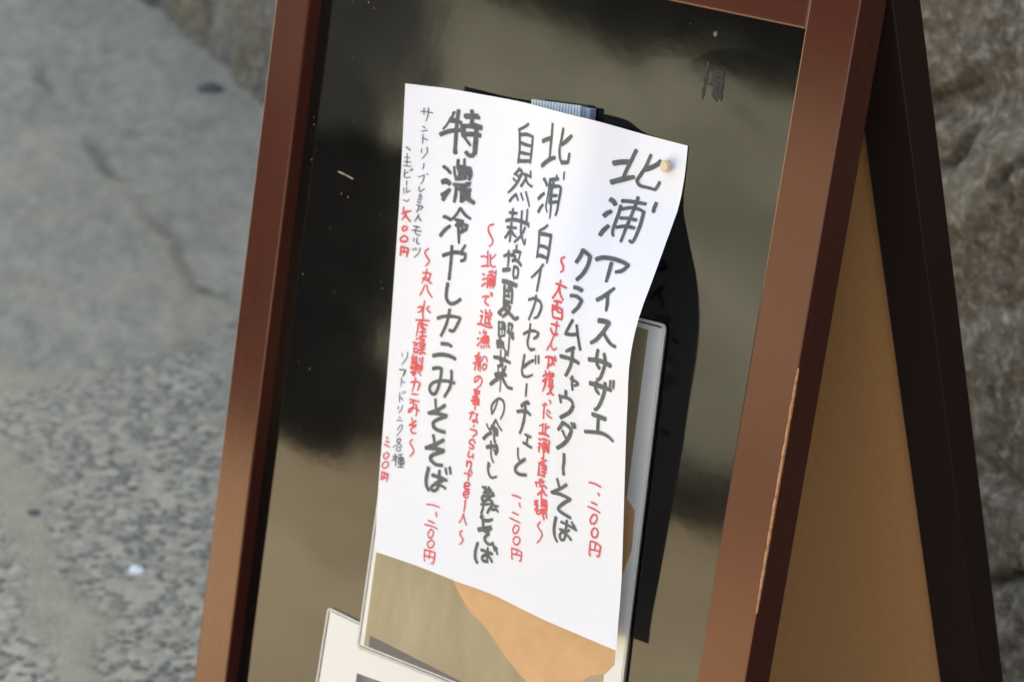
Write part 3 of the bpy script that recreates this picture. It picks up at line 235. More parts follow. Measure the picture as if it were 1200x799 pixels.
at=n.new('ShaderNodeVertexColor'); at.layer_name='vein'; sv_=n.new('ShaderNodeSeparateColor'); n.l(at.outputs[0],sv_.inputs[0]); c=n.mix(sv_.outputs[1],c,(.27,.225,.10)); crk_=sv_.outputs[2]; bf=n.mix(1.0,sv_.outputs[0],n.ramp(b,[(.35,.25),(.6,1.)]),'MULTIPLY'); c=n.mix(bf,c,(.46,.455,.42))
c=n.mix(1.0,c,(1.12,1.0,.80),'MULTIPLY')
c=n.mix(.62,c,n.ramp(d,[(.34,(.025,.022,.016)),(.52,(.17,.155,.125)),(.68,(.52,.50,.45))])); c=n.mix(crk_,c,(.03,.027,.02)); n.base(c)
n.norm(n.bump(d,1.0,.008,n.bump(b,.8,.018)))
M_STONEJ=M_STONE
# far side of the lane
M_PLASTER=mat('tan plaster',(.60,.53,.38),.9,.2); n=N(M_PLASTER); n.base(n.ramp(n.noise(1.0,5,.6,n.mapping((.9,.9,2.8))),[(.34,(.34,.335,.235)),(.5,(.52,.50,.365)),(.64,(.70,.68,.52))]))
M_CEDAR=mat('burnt cedar boards',(.010,.010,.010),.8,.2)
M_GREYB=mat('dark grey shutter',(.085,.085,.075),.7,.2)
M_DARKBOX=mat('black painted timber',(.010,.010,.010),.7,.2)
M_BLOCKER=mat('brown blocker boards',(.07,.045,.03),.6)
# ------------------------------------------------------------------ ground and lane
bm=bmesh.new(); bmesh.ops.create_grid(bm,x_segments=2,y_segments=2,size=60); tag(obj('ground',bm,M_AGG),kind='structure')
def strip(bm,pts,widths,z,jit=.35,seed=0,step=.02):
    rnd=random.Random(seed); P=[Vector((x,y,0)) for x,y in pts]
    res=[]; W=[]
    for i in range(len(P)-1):
        k=max(2,int((P[i+1]-P[i]).length/step))
        for j in range(k): t=j/k; res.append(P[i].lerp(P[i+1],t)); W.append(widths[i]*(1-t)+widths[i+1]*t)
    res.append(P[-1]); W.append(widths[-1]); L=[]
    for i,(q,wd) in enumerate(zip(res,W)):
        d=(res[min(i+1,len(res)-1)]-res[max(i-1,0)]).normalized(); nn=Vector((-d.y,d.x,0))
        a=noise.noise(q*14+Vector((seed,0,0)))*jit+noise.noise(q*60+Vector((0,seed,0)))*jit*.7; b=noise.noise(q*14+Vector((0,seed,7)))*jit+noise.noise(q*55+Vector((seed,3,0)))*jit*.7
        sh=nn*noise.noise(q*9+Vector((seed,seed,1)))*wd*.5
        L.append((bm.verts.new((*(q+sh+nn*wd*.5*(1+a)).xy,z)),bm.verts.new((*(q+sh-nn*wd*.5*(1+b)).xy,z))))
    for u,v in zip(L,L[1:]): bm.faces.new((u[0],u[1],v[1],v[0]))
def ragged(pts,amp,step,seed):
    out=[]; k=len(pts)
    for i in range(k):
        a=Vector((*pts[i],0)); b=Vector((*pts[(i+1)%k],0)); m_=max(1,int((b-a).length/step))
        for j in range(m_):
            q=a.lerp(b,j/m_); out.append((q.x+amp*noise.noise(q*11+Vector((seed,0,0)))+amp*.5*noise.noise(q*37+Vector((seed,5,0))),q.y+amp*noise.noise(q*11+Vector((0,seed,0)))+amp*.5*noise.noise(q*37+Vector((2,seed,0)))))
    return out
G=GPTS

def seg(p,L,w0=None):
    best=9; bt=0
    for i in range(len(L)-1):
        ax,ay=L[i]; bx,by=L[i+1]; dx,dy=bx-ax,by-ay; t=((p[0]-ax)*dx+(p[1]-ay)*dy)/(dx*dx+dy*dy); t=0 if t<0 else 1 if t>1 else t
        d=math.hypot(p[0]-ax-dx*t,p[1]-ay-dy*t)
        if d<best: best=d; bt=(i+t)/(len(L)-1)
    return best,bt
def sst(a,b,x):
    t=(x-a)/(b-a); t=0 if t<0 else 1 if t>1 else t; return t*t*(3-2*t)
sl=[tuple(q) for q in G['slab']]
def slab_side(p):      # signed distance to the ragged end of the smooth pour: >0 on the smooth side
    d,_=seg(p,sl); a=sl[0]; b=sl[-1]; best=None
    for i in range(len(sl)-1):
        ax,ay=sl[i]; bx,by=sl[i+1]; t=((p[0]-ax)*(bx-ax)+(p[1]-ay)*(by-ay))/((bx-ax)**2+(by-ay)**2); t=min(max(t,0),1); dd=math.hypot(p[0]-ax-(bx-ax)*t,p[1]-ay-(by-ay)*t)
        if best is None or dd<best[0]-1e-9: best=(dd,(bx-ax)*(p[1]-ay)-(by-ay)*(p[0]-ax))
    return d if best[1]>0 else -d
X0,X1,Y0,Y1=-4.3,.3,-.7,2.5; ST=.0115; nx=int((X1-X0)/ST); ny=int((Y1-Y0)/ST)
me=bpy.data.meshes.new('concrete_path'); vsx=[];cl1=[]
for j in range(ny+1):
    for i in range(nx+1):
        x=X0+i*ST; y=Y0+j*ST; q=Vector((x,y,0)); n1=noise.noise(q*7); n2=noise.noise(q*23+Vector((4,0,0))); n3=noise.noise(q*60)
        p=(x+.02*n1+.010*n2,y+.02*noise.noise(q*7+Vector((9,0,3)))+.010*noise.noise(q*23+Vector((1,8,3))))
        sm=sm_=slab_side(p); smooth=sst(-.03,.03,sm+.05*n2)
        vis=-3.8<x<-.7
        seam=lite=crk=0
        if vis:
            d,t=seg(p,G['seam']); wd=.016+.012*math.sin(t*7)**2+.016*sst(.5,.62,t)*(1-sst(.62,.8,t)); seam=1-sst(wd*.5,wd*1.5,d+.012*n3)
            d,t=seg(p,G['seamtop']); seam=max(seam,(1-sst(.02*(1-t),.075*(1-t)+.012,d+.02*n3))*.9)
            for k in ('crack1','crack2','crack3','crack4'):
                d,t=seg(p,G[k]); crk=max(crk,(1-sst(.003,.016,d))*(.85+.9*n1+.6*n2)*math.sin(math.pi*min(max(t,.08),.92)))
            d,t=seg(p,G['lite']); lite=max(lite,(1-sst(.01,.06,d+.03*n3))*(.55+.6*n2))
            d,t=seg(p,sl[3:9]); crk=max(crk,(1-sst(.002,.012,d))*.35*(.6+n2))
        if vis:
            for (sx,sy),rad,am in zip(G['spots'],(.20,.14,.13,.16,.10,.12),(.9,.8,-.75,-.5,.7,.6)):
                dd=math.hypot((x-sx)*.8,(y-sy)*1.1)/rad; k=max(0,1-dd*dd)*(.55+.9*n1+.5*n2)
                if am>0: lite=max(lite,k*am)
                else: crk=max(crk,-k*am*.55)
        z=.004+.003*n1*smooth-.004*max(0,crk)+.002*seam
        vsx.append((x,y,z)); cl1.append((smooth,min(1,max(0,seam+lite*.7)),min(1,max(0,crk)),1))
fc=[(j*(nx+1)+i,j*(nx+1)+i+1,(j+1)*(nx+1)+i+1,(j+1)*(nx+1)+i) for j in range(ny) for i in range(nx)]
me.from_pydata(vsx,[],fc); ca=me.color_attributes.new('cover','FLOAT_COLOR','POINT'); ca.data.foreach_set('color',[k for c in cl1 for k in c])
me.materials.append(M_PATH)
for p in me.polygons: p.use_smooth=True
tag(link(bpy.data.objects.new('concrete_path',me)),kind='structure')
bm=bmesh.new(); poly=ragged([(-40,-.85),(12,-.85),(12,-40),(-40,-40)],.08,.3,9); bm.faces.new([bm.verts.new((x,y,.004)) for x,y in poly]); bmesh.ops.triangulate(bm,faces=bm.faces[:]); tag(obj('sandy_yard',bm,M_SAND),kind='structure')
def pebble(name,q,rx,ry,rz,m,label,cat,seed,group=None):
    bm=bmesh.new(); bmesh.ops.create_icosphere(bm,subdivisions=3,radius=1)
    for v in bm.verts:
        k=1+.22*noise.noise(v.co*1.3+Vector((seed,0,0))); v.co=Vector((v.co.x*rx*k,v.co.y*ry*k,max(v.co.z,-.55)*rz*k))
    o=obj(name,bm,m,smooth=True); o.location=(q[0],q[1],rz*.5); return tag(o,label,cat,group)
pebble('pebble',G['peb'][0],.0105,.0075,.006,M_PEBBLE,'small white pebble lying on the grey gravelly ground','pebble',1)
pebble('stone_chip',G['peb'][1],.016,.010,.005,M_CRACK,'dark elongated stone chip beside the tan mortar seam','stone',2)
pebble('stone_chip',G['peb'][2],.008,.007,.004,mat('brown stone',(.20,.165,.13),.8),'small round brown stone on the gravelly ground','stone',3)
pebble('stone_chip',G['peb'][3],.026,.02,.01,M_CRACK,'dark stone chip on the path near the foot of the rock wall','stone',4)
# ------------------------------------------------------------------ stone wall behind the sign
wd_=Vector((.925,-.378,0)).normalized(); wn=Vector((-.378,-.925,0)).normalized(); wb=Vector((-2.47,1.539,0))
def wall_disp(a,z):
    q=Vector((a*2.1,0,z*2.6)); d=noise.voronoi(q,distance_metric='DISTANCE')[0]; f=d[1]-d[0]
    joint=max(0,1-f/.10); h=.035*noise.noise(Vector((a*1.4,3,z*1.4)))+.018*noise.noise(Vector((a*5,1,z*5)))+.007*noise.noise(Vector((a*16,1,z*16)))+.006*noise.noise(Vector((a*40,1,z*40)))
    return h-.018*joint**1.5
def line_d(a,z,L): return seg((a,z),L)[0]
WC=[[tuple(q) for q in L] for L in WPTS['cracks']]; WB=[tuple(q) for q in WPTS['band']]
def frange(a,b,st): n_=max(1,round((b-a)/st)); return [a+(b-a)*i/n_ for i in range(n_)]
def wall_grid(bm,a0,a1,z0,z1,na,nz):
    vr=WPTS['vis']; AS=frange(a0,-1.4,.05)+frange(-1.4,.5,.012)+frange(.5,vr[0]-.05,.05)+frange(vr[0]-.05,vr[1]+.08,.0055)+frange(vr[1]+.08,a1,.07)+[a1]
    ZS=frange(z0,.75,.0075)+frange(.75,z1,.05)+[z1]; na=len(AS)-1; nz=len(ZS)-1; cols=[]
    g=[[None]*(nz+1) for _ in range(na+1)]
    for i,a in enumerate(AS):
        fine=vr[0]-.1<a<vr[1]+.1
        for j,z in enumerate(ZS):
            h=wall_disp(a,z)-.10*z; band=0; crack_shade=0
            if fine:
                q=Vector((a*12,2,z*12)); aw=a+.012*noise.noise(q); zw=z+.012*noise.noise(q+Vector((5,5,5)))
                for L in WC: k_=1-sst(.0015,.0075,line_d(aw,zw,L)); h-=.014*k_; crack_shade=max(crack_shade,k_*.6)  # groove shade along the cracks is also painted into the vertex colour
                band=1-sst(.008,.05,line_d(aw,zw,WB)+.02*noise.noise(q*3)); h+=.008*noise.noise(Vector((a*70,1,z*70)))+.012*band
            moss=0
            if a<.6:
                q=Vector((a*5.5,4,z*3.2)); band=sst(.08,.35,noise.noise(q))*.8; moss=sst(-.1,.25,noise.noise(q*.8+Vector((9,2,4))))*.75
            p=wb+wd_*a+wn*h; g[i][j]=bm.verts.new((p.x,p.y,z)); cols.append((band,moss,crack_shade))
    for i in range(na):
        for j in range(nz): bm.faces.new((g[i][j],g[i+1][j],g[i+1][j+1],g[i][j+1]))
    wall_grid.cols=cols
    return g
bm=bmesh.new()
g=wall_grid(bm,-5.5,7.5,-.06,WALL_H,520,96)
tops=[r_[-1] for r_ in g]; back=[]
for v in tops: q=v.co-wn*.6; back.append(bm.verts.new((q.x,q.y,v.co.z-.01)))
for i in range(len(tops)-1): bm.faces.new((tops[i],tops[i+1],back[i+1],back[i]))
bot=[bm.verts.new((v.co.x,v.co.y,-.06)) for v in back]
for i in range(len(back)-1): bm.faces.new((back[i],back[i+1],bot[i+1],bot[i]))
for k,c_ in ((0,1),(-1,1)):
    bm.faces.new([x for x in g[k]]+[back[k],bot[k]])
bl=wall_grid.cols
wall=tag(obj('stone_wall',bm,M_STONE,smooth=True),'tall rough wall of brown and grey natural stone behind the signboard','wall')
ca=wall.data.color_attributes.new('vein','FLOAT_COLOR','POINT')
for k,bv in enumerate(bl): ca.data[k].color=(bv[0],bv[1],bv[2],1)
# ------------------------------------------------------------------ buildings and things across the yard (seen in the glossy board), plus an added light blocker
dv=Vector((-.677,-.735,0)).normalized(); sv=Vector((-.7355,.6775,0)).normalized(); E0=Vector((-.233,.0066,0))
HM=Matrix(((sv.x,dv.x,0,E0.x),(sv.y,dv.y,0,E0.y),(0,0,1,0),(0,0,0,1)))     # s, distance, z -> world
house=empty('plaster_house',HM@Matrix.Translation((0,7,0))); tag(house,'tan plaster house with black upper boards reflected in the glossy board','house')
bm=bmesh.new(); box(bm,-6,.60,0,.2,.14,HB); obj('wall',bm,M_PLASTER,house)
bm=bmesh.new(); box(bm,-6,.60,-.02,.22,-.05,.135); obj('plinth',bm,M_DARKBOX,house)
bm=bmesh.new()
for i in range(24): box(bm,-6+i*.34,-6+i*.34+.335,-.03-.004*(i%2),.2,HB+.003,3.0)
o=obj('upper_boards',bm,M_CEDAR,house); o['label']='black charred timber boards of the upper storey'
bm=bmesh.new(); box(bm,.603,2.4,-.015,.2,-.04,2.3); 
for i in range(9): box(bm,.62,2.38,-.03,-.016,.1+i*.24,.1+i*.24+.225)
obj('shutter',bm,M_GREYB,house)
bm=bmesh.new(); prism(bm,[(-6.4,-.7),(2.8,-.7),(2.8,3.5),(-6.4,3.5)],3.0,3.12); obj('roof',bm,M_CEDAR,house)
bin_=empty('storage_box',HM@Matrix.Translation((0,4.5,0))); tag(bin_,'black timber storage box standing on the sandy yard across from the board','box')
bm=bmesh.new()
for i in range(5): box(bm,BX0,BX1,0,.7,.05+i*.15,.05+i*.15+.146,.004)
obj('body',bm,M_DARKBOX,bin_)
bm=bmesh.new(); box(bm,BX0-.03,BX1+.03,-.03,.73,.80,.84,.006); obj('lid',bm,M_DARKBOX,bin_)
for x in (BX0+.06,BX1-.06):
    bm=bmesh.new(); box(bm,x-.04,x+.04,.05,.65,0,.05); obj('foot',bm,M_DARKBOX,bin_)
shade_bm=bmesh.new(); box(shade_bm,-6,.35,5.75,6.6,-.02,.03); tag(obj('shade_strip',shade_bm,M_DARKBOX),kind='structure').matrix_world=HM  # black strip put in for the dark shade band mirrored in the board
blocker=empty('light_blocker',Matrix.Translation((2.1,1.35,0))@Matrix.Rotation(R_(-12),4,'Z')); tag(blocker,'dark brown timber shed added unseen at the right to shade the signboard','blocker')  # unseen, added to keep sky light off the sign's right side
bm=bmesh.new()
for i in range(18): box(bm,0,.03+.004*(i%2),-2.2+i*.25,-2.2+i*.25+.246,.1,3.2)
obj('boards',bm,M_BLOCKER,blocker)
bm=bmesh.new(); box(bm,-.35,3,-2.5,2.6,3.2,3.3); obj('roof',bm,M_CEDAR,blocker)
bm=bmesh.new(); box(bm,-.02,.06,-2.25,2.35,-.04,.1); obj('plinth',bm,M_DARKBOX,blocker)
# ------------------------------------------------------------------ the A-frame signboard
W=.4903; BWD=.035; T=.0235; ZP=-.011; YT=.2471; YB=-.652
sign=empty('signboard',Matrix.Translation((-W/2,.05,0))); tag(sign,'brown wooden A-frame signboard with a glossy black panel','signboard')
inv=sign.matrix_world.inverted()
A2=.4709; YA=.2443
def rearM():   # rear frame in board coordinates: x, s (down the leg), b (outwards)
    return Matrix(((1,0,0,0),(0,-math.cos(A2),math.sin(A2)*-1*-1,YA),(0,-math.sin(A2),-math.cos(A2),-T),(0,0,0,1)))
def bobj(name,bm,m,parent=None,smooth=False,rear=False,recalc=True):
    o=obj(name,bm,m,None,smooth,recalc); p=parent or sign
    o.parent=p
    MM=(BM@rearM()) if rear else BM
    if p is sign: o.matrix_parent_inverse=inv; o.matrix_basis=MM
    else: o.matrix_parent_inverse=Matrix.Identity(4); o.matrix_basis=Matrix.Identity(4)
    return o
bm=bmesh.new(); box(bm,-W,-W+BWD,YB,YT,-T,0,.0016,2); st=bobj('stile',bm,M_WOOD)
bm=bmesh.new(); box(bm,-BWD,0,YB,YT,-T,0,.0012,2); sr=bobj('stile',bm,M_WOOD); sr['label']='front stile whose outer edge is worn to bare wood'
# worn bare edge
bm=bmesh.new(); rnd=random.Random(4); y0,y1=WORN; k=240; prev=None
for i in range(k+1):
    t=i/k; y=y0+(y1-y0)*t; env=min(1,t*9,(1-t)*12)*(.6+.4*math.sin(t*3.1)); a=(.0006+.0009*env*(.7+.6*noise.noise(Vector((y*160,0,0)))+.25*rnd.random())); b=.0006+.0005*env*(.5+rnd.random())
    q=(bm.verts.new((-a,y,.00012)),bm.verts.new((-.0002,y,.00005+.0)),bm.verts.new((.00012,y,-b)))
    if prev: bm.faces.new((prev[0],prev[1],q[1],q[0])); bm.faces.new((prev[1],prev[2],q[2],q[1]))
    prev=q
bobj('worn_edge',bm,M_RAW,sr)
bm=bmesh.new(); box(bm,-W+BWD,-BWD,YT-.0353,YT-.0005,-T+.001,-.0006,.0012,2); bobj('rail',bm,M_WOOD)
bm=bmesh.new(); box(bm,-W+BWD,-BWD,YB+.10,YB+.135,-T+.001,-.0006,.0012,2); bobj('rail',bm,M_WOOD)
bm=bmesh.new(); box(bm,-W+BWD-.004,-BWD+.004,YB+.13,YT-.031,ZP-.004,ZP); panel=bobj('panel',bm,M_BLACK); panel['label']='glossy black front panel with small scratches'
# marks on the panel
bm=bmesh.new(); mk=PTS['marks']
def quadstrip(bm,a,b,wd,z,seed=0,n_=14,j=.4):
    rnd=random.Random(seed); A=Vector(a[:2]); B=Vector(b[:2]); d=(B-A).normalized(); nn=Vector((-d.y,d.x)); prev=None
    for i in range(n_+1):
        t=i/n_; q=A.lerp(B,t); h=wd*.5*(1+j*(rnd.random()-.5)*2)*(1 if 0<i<n_ else .5)
        p=(bm.verts.new((*(q+nn*h),z)),bm.verts.new((*(q-nn*h),z)))
        if prev: bm.faces.new((prev[0],prev[1],p[1],p[0]))
        prev=p
quadstrip(bm,mk[0],mk[1],.0022,ZP+.0002,1); quadstrip(bm,((mk[0][0]+mk[1][0])/2,(mk[0][1]+mk[1][1])/2-.002),mk[2],.0014,ZP+.00025,2,8)
for k in range(5): 
    d=-.0032+.0016*k; quadstrip(bm,(mk[3][0]+d,mk[3][1]+.001*(k%2)),(mk[4][0]+d,mk[4][1]-.001*(k%3)),.0017,ZP+.0002+.00002*k,5+k,16,.7)
bobj('smudge',bm,M_SMUDGE,panel)
bm=bmesh.new(); s_=PTS['scratch']; quadstrip(bm,s_[0],s_[1],.0009,ZP+.0002,3,6); quadstrip(bm,s_[1],s_[2],.0010,ZP+.00022,4,6); bobj('scratch',bm,M_CHALK,panel)
bm=bmesh.new(); rnd=random.Random(8)
for q in PTS['specks']+[mk[6]]:
    r0=.00022+.0003*rnd.random(); a0=rnd.random()*6; bm.faces.new([bm.verts.new((q[0]+r0*math.cos(a0+a)*(.5+rnd.random()*.5),q[1]+r0*1.5*math.sin(a0+a),ZP+.0002)) for a in (0,1.2,2.4,3.8,5.0)])
for _ in range(24):
    x=-W+BWD+.004+abs(rnd.gauss(0,.02)); y=rnd.uniform(-.25,.2); r0=.00015+.0002*rnd.random(); bm.faces.new([bm.verts.new((x+r0*math.cos(a),y+r0*math.sin(a),ZP+.0002)) for a in (0,1.5,3,4.5)])
bobj('scuff_specks',bm,M_CHALK,panel)['kind']='stuff'
bm=bmesh.new(); q=mk[5]; bmesh.ops.create_icosphere(bm,subdivisions=2,radius=.0022,matrix=Matrix.Translation((q[0],q[1],ZP-.0008))@Matrix.Diagonal((.8,1.0,.7,1)))
for v in bm.verts: v.co.x+=.0006*noise.noise(v.co*400); 
bobj('glue_blob',bm,mat('dried glue',(.075,.075,.065),.3),panel,True)
# rear frame
bm=bmesh.new(); box(bm,-W,-W+BWD,.0005,.905,0,T,.0014,2); bobj('stile',bm,M_WOOD_SHADED,rear=True)
bm=bmesh.new(); box(bm,-BWD,0,.0005,.905,0,T,.0014,2); bobj('stile',bm,M_WOOD_SHADED,rear=True)
bm=bmesh.new(); box(bm,-W+BWD,-BWD,.001,.035,.0008,T-.001,.0012,2); bobj('rail',bm,M_WOOD_SHADED,rear=True)
bm=bmesh.new(); box(bm,-W+BWD,-BWD,.77,.805,.0008,T-.001,.0012,2); bobj('rail',bm,M_WOOD_SHADED,rear=True)
bm=bmesh.new(); box(bm,-W+BWD-.004,-BWD+.004,.031,.774,.0085,.0125); o=bobj('backboard',bm,M_MDF,rear=True); o['label']='plain tan inner side of the rear panel'
for xx in (-W+.06,-.06):
    bm=bmesh.new(); bmesh.ops.create_cone(bm,cap_ends=True,segments=16,radius1=.004,radius2=.004,depth=.045,matrix=Matrix.Translation((xx,YT+.003,-T))@Matrix.Rotation(math.pi/2,4,'Y')); bobj('hinge',bm,M_STEEL,smooth=True)
# ------------------------------------------------------------------ paper surface
T32=[i/32 for i in range(33)]
def ev(k,t):
    t=min(max(t,0),1)*32; i=min(int(t),31); f=t-i; L=PAPER_EDGES[k]; return Vector(L[i])*(1-f)+Vector(L[i+1])*f
C00,C10,C01,C11=[Vector(PAPER_EDGES[a][b]) for a,b in (('T',0),('T',-1),('B',0),('B',-1))]
def S(u,v):
    return (1-v)*ev('T',u)+v*ev('B',u)+(1-u)*ev('L',v)+u*ev('R',v)-((1-u)*(1-v)*C00+u*(1-v)*C10+(1-u)*v*C01+u*v*C11)
def Sn(u,v):
    e=.01; u=min(max(u,e),1-e); v=min(max(v,e),1-e); a=S(u+e,v)-S(u-e,v); b=S(u,v+e)-S(u,v-e); return b.cross(a).normalized()
paper=None
bm=bmesh.new(); NU,NV=64,96; g=[[bm.verts.new(S(i/NU,j/NV)) for j in range(NV+1)] for i in range(NU+1)]
for i in range(NU):
    for j in range(NV): bm.faces.new((g[i][j],g[i][j+1],g[i+1][j+1],g[i+1][j]))
def free(name,bm,m,smooth=False,recalc=True):
    o=obj(name,bm,m,None,smooth,recalc); o.matrix_world=BM; return o
paper=free('menu_sheet',bm,M_PAPER,True,False); tag(paper,'white paper menu sheet with handwritten black and red Japanese columns pinned on the board','paper')
def child(name,bm,m,parent,smooth=False,recalc=True): return obj(name,bm,m,parent,smooth,recalc)
SX,SY=.62e-3,.548e-3   # metres per photo pixel across / down the sheet (ink strokes)
def crs(P,n=5):
    if len(P)<3:
        return [P[0].lerp(P[1],k/4) for k in range(5)]
    out=[]
    for i in range(len(P)-1):
        p0=P[i-1] if i else P[0]*2-P[1]; p1,p2=P[i],P[i+1]; p3=P[i+2] if i+2<len(P) else P[-1]*2-P[-2]
        for k in range(n):
            t=k/n; out.append(.5*((2*p1)+(p2-p0)*t+(2*p0-5*p1+4*p2-p3)*t*t+(3*p1-p0-3*p2+p3)*t**3))
    out.append(P[-1]); return out
UW,VH=.2199,.3080
INK_LABELS={'0':'bold black dish name written in the rightmost column','1':'bold black dish name in the second column from the right','2':'bold black dish name in the third column from the right','3':'bold crowded black dish name in the middle column','4':'boldest black dish name in the left half','1p':'red price under the rightmost dish names','2p':'red price in the middle of the sheet','4p':'red price under the left bold dish name','5':'red note column right of the middle','6':'red note column in the middle','7':'red note column at the left','8':'thin pen drink name in small characters at the upper left','9':'thin pen bracketed word at the upper left edge','9p':'red price at the upper left edge','10':'thin pen drink note at the lower left','10p':'red price at the lower left edge'}
rnd=random.Random(2); cnt=0
for key,(colr,data) in INK.items():
    bm=bmesh.new()
    for st_ in data.split('|'):
        wdt,ps=st_.split(':'); wpx=int(wdt)/10
        P=[Vector((int(a)/1e4*UW,int(b)/1e4*VH,0)) for a,b in (q.split(',') for q in ps.split())]
        C=crs(P); cnt+=1; hz=.00030+.000004*(cnt%45)
        wpx=wpx*(1.04 if colr=='K' else .86 if colr=='R' else .98)+(.35 if colr=='T' else .2)
        prof=[]; L=[0]
        for a,b in zip(C,C[1:]): L.append(L[-1]+(b-a).length)
        tot=L[-1] or 1e-6; taper=rnd.uniform(.72,1.0)
        def hw(t):
            base=1.0 if colr!='K' else (1+.08*noise.noise(Vector((cnt*3.1,t*4,0))))
            return wpx*.5*base*(1-(1-taper)*max(0,(t-.6)/.4))
        def ribv(q,dx,dy): 
            u=q.x/UW; v=q.y/VH; u2=u+dx/UW; v2=v+dy/VH
            return bm.verts.new(S(u2,v2)+Sn(u2,v2)*hz)
        def off(d,h):     # unit normal of direction d scaled to marker half width (photo px -> metres)
            nx,ny=-d.y/SY,d.x/SX; l=math.hypot(nx,ny) or 1; return nx/l*h*SX,ny/l*h*SY
        rows=[]
        n_=len(C)
        for i,q in enumerate(C):
            d=(C[min(i+1,n_-1)]-C[max(i-1,0)]); t=L[i]/tot; h=hw(t); ox,oy=off(d,h)
            if i==0 or i==n_-1:
                sgn=-1 if i==0 else 1; dl=math.hypot(d.x/SX,d.y/SY) or 1; ex,ey=d.x/dl*h*sgn,d.y/dl*h*sgn
                cap=[]
                for cth,sth in ((.55,.72),(.92,.40)): cap.append((ribv(q,ox*cth+ex*sth*.75,oy*cth+ey*sth*.75),ribv(q,-ox*cth+ex*sth*.75,-oy*cth+ey*sth*.75)))
                me_=(ribv(q,ox,oy),ribv(q,-ox,-oy))
                rows+= cap+[me_] if i==0 else [me_]+cap[::-1]
            else: rows.append((ribv(q,ox,oy),ribv(q,-ox,-oy)))
        for a,b in zip(rows,rows[1:]):
            try: bm.faces.new((a[0],a[1],b[1],b[0]))
            except ValueError: pass
    o=child('lettering',bm,M_INK[colr],paper,False,False); o['label']=INK_LABELS[key]
# ------------------------------------------------------------------ pin, clip, card holders
q=Vector(PTS['pin'][0]); pin=empty('push_pin',BM@Matrix.Translation((q.x,q.y,ZP))); tag(pin,'pale wooden push pin holding the top right corner of the paper','pin')
bm=bmesh.new(); bmesh.ops.create_cone(bm,cap_ends=True,segments=24,radius1=.0037,radius2=.0037,depth=.0042,matrix=Matrix.Translation((0,0,.0048))); bmesh.ops.bevel(bm,geom=[e for e in bm.edges if abs(e.verts[0].co.z-e.verts[1].co.z)<1e-6],offset=.0008,segments=2,affect='EDGES'); obj('pin_head',bm,M_PIN,pin,False)
bm=bmesh.new(); bmesh.ops.create_cone(bm,cap_ends=True,segments=10,radius1=.0004,radius2=.0007,depth=.006,matrix=Matrix.Translation((0,0,.0005))); obj('pin_needle',bm,M_STEEL,pin)
c0,c1=[Vector(x) for x in PTS['clip']]; ang=math.atan2(c1.y-c0.y,c1.x-c0.x); L_=(c1.xy-c0.xy).length
clip=empty('ribbed_clip',BM@Matrix.Translation((c0.x,c0.y,ZP))@Matrix.Rotation(ang,4,'Z')); tag(clip,'blue grey ribbed clip peeking out above the top edge of the paper','clip')
bm=bmesh.new(); box(bm,0,L_-.006,-.030,0,.0004,.0060,.0012); body=obj('clip_body',bm,M_CLIP,clip); bmr=bmesh.new()
k=17
for i in range(k):
    x=.0018+(L_-.0105)*i/(k-1); box(bmr,x-.0008,x+.0008,-.029,.0004,.0052,.0074,.0005,1)
obj('ribs',bmr,M_RIB,body)
bm=bmesh.new(); box(bm,L_-.0062,L_,-.030,-.0006,.0004,.0066,.0008); box(bm,L_-.0048,L_-.0040,-.029,-.001,.0064,.0072); obj('clip_end',bm,M_CLIPD,clip)
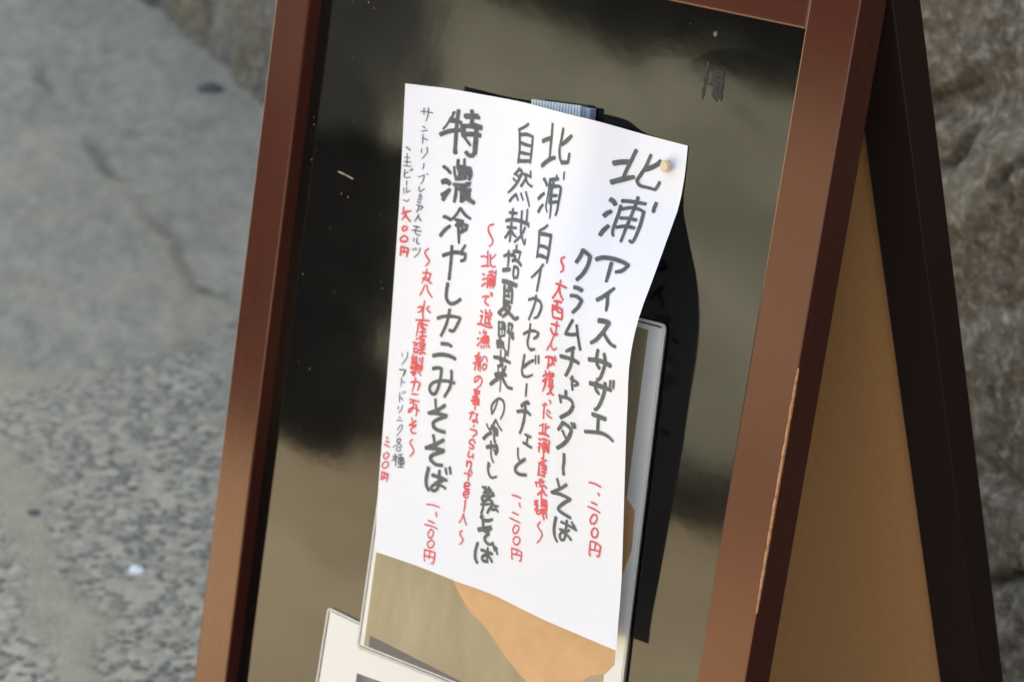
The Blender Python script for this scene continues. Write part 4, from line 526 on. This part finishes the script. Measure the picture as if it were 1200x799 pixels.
def holder(name,quad,zb,zf,label,rad=.004,sh=(0,0)):
    e=empty(name,BM@Matrix.Translation((sh[0],sh[1],0))); tag(e,label,'card holder')
    bm=bmesh.new(); prism(bm,rounded(quad,rad),zb,zf); obj('clear_cover',bm,M_CLEAR,e)
    ctr=sum((Vector(x) for x in quad),Vector((0,0)))/4
    def ins(d): 
        k=len(quad); out=[]
        for i in range(k):
            p=Vector(quad[i]); a=(Vector(quad[i-1])-p).normalized(); b=(Vector(quad[(i+1)%k])-p).normalized(); out.append(tuple(p+(a+b)*d))
        return out
    A=rounded(quad,rad); Bq=rounded(ins(.0017),rad*.8); bm=bmesh.new(); n_=len(A)
    r4=[[bm.verts.new((*x,z)) for x in P_] for P_,z in ((A,zb+.0001),(A,zf+.00015),(Bq,zf+.00015),(Bq,zb+.0001))]
    for a in range(4):
        for i in range(n_): bm.faces.new((r4[a][i],r4[a][(i+1)%n_],r4[(a+1)%4][(i+1)%n_],r4[(a+1)%4][i]))
    obj('rim',bm,M_RIM,e); return e
zb=ZP+.0002
hb=holder('card_holder',[(-.3673,-.2399),(-.3770,-.5050),(-.150,-.5050),(-.1355,-.2380)],zb,zb+.0009,'lower clear card holder with a white card, mostly below the menu paper',.004,(-.0020,-.0005))
bm=bmesh.new(); prism(bm,[(-.3647,-.2424),(-.3740,-.5020),(-.153,-.5020),(-.1385,-.2405)],zb+.0002,zb+.0005); cb=obj('card',bm,M_WHITE,hb); cb['label']='white card printed with a dark blue photo'
bm=bmesh.new(); prism(bm,[(-.3300,-.2752),(-.3340,-.46),(-.170,-.455),(-.155,-.2560)],zb+.00052,zb+.0006); obj('print',bm,M_NAVY,cb)
za=ZP+.0014
ha=holder('card_holder',[(-.3302,.0135),(-.3325,-.2572),(-.0935,-.2400),(-.1062,.0252)],za,za+.0011,'upper clear card holder with khaki cloth photo tucked behind the menu paper',.004,(-.0016,-.0004))
bm=bmesh.new(); prism(bm,[(-.3282,.0112),(-.3302,-.2547),(-.0962,-.2375),(-.1082,.0222)],za+.0002,za+.0005); ca=obj('card',bm,M_WHITE,ha)
bm=bmesh.new(); prism(bm,[(-.3266,.0078),(-.3262,-.2535),(-.1105,-.2380),(-.1197,.0186)],za+.00052,za+.0006); o=obj('print',bm,M_CLOTH,ca); o['label']='photo of coarse khaki cloth'
bm=bmesh.new(); prism(bm,[(a,b) for a,b,_ in PTS['orange']],za+.00065,za+.00075); o=obj('orange_shape',bm,M_ORANGE,ca)
bm=bmesh.new(); prism(bm,[(-.3214,-.2447),(-.3212,-.2529),(-.234,-.2468),(-.20,-.244),(-.20,-.2435),(-.234,-.2450)],za+.00066,za+.00076); o=obj('grey_band',bm,M_SLATE,ca)
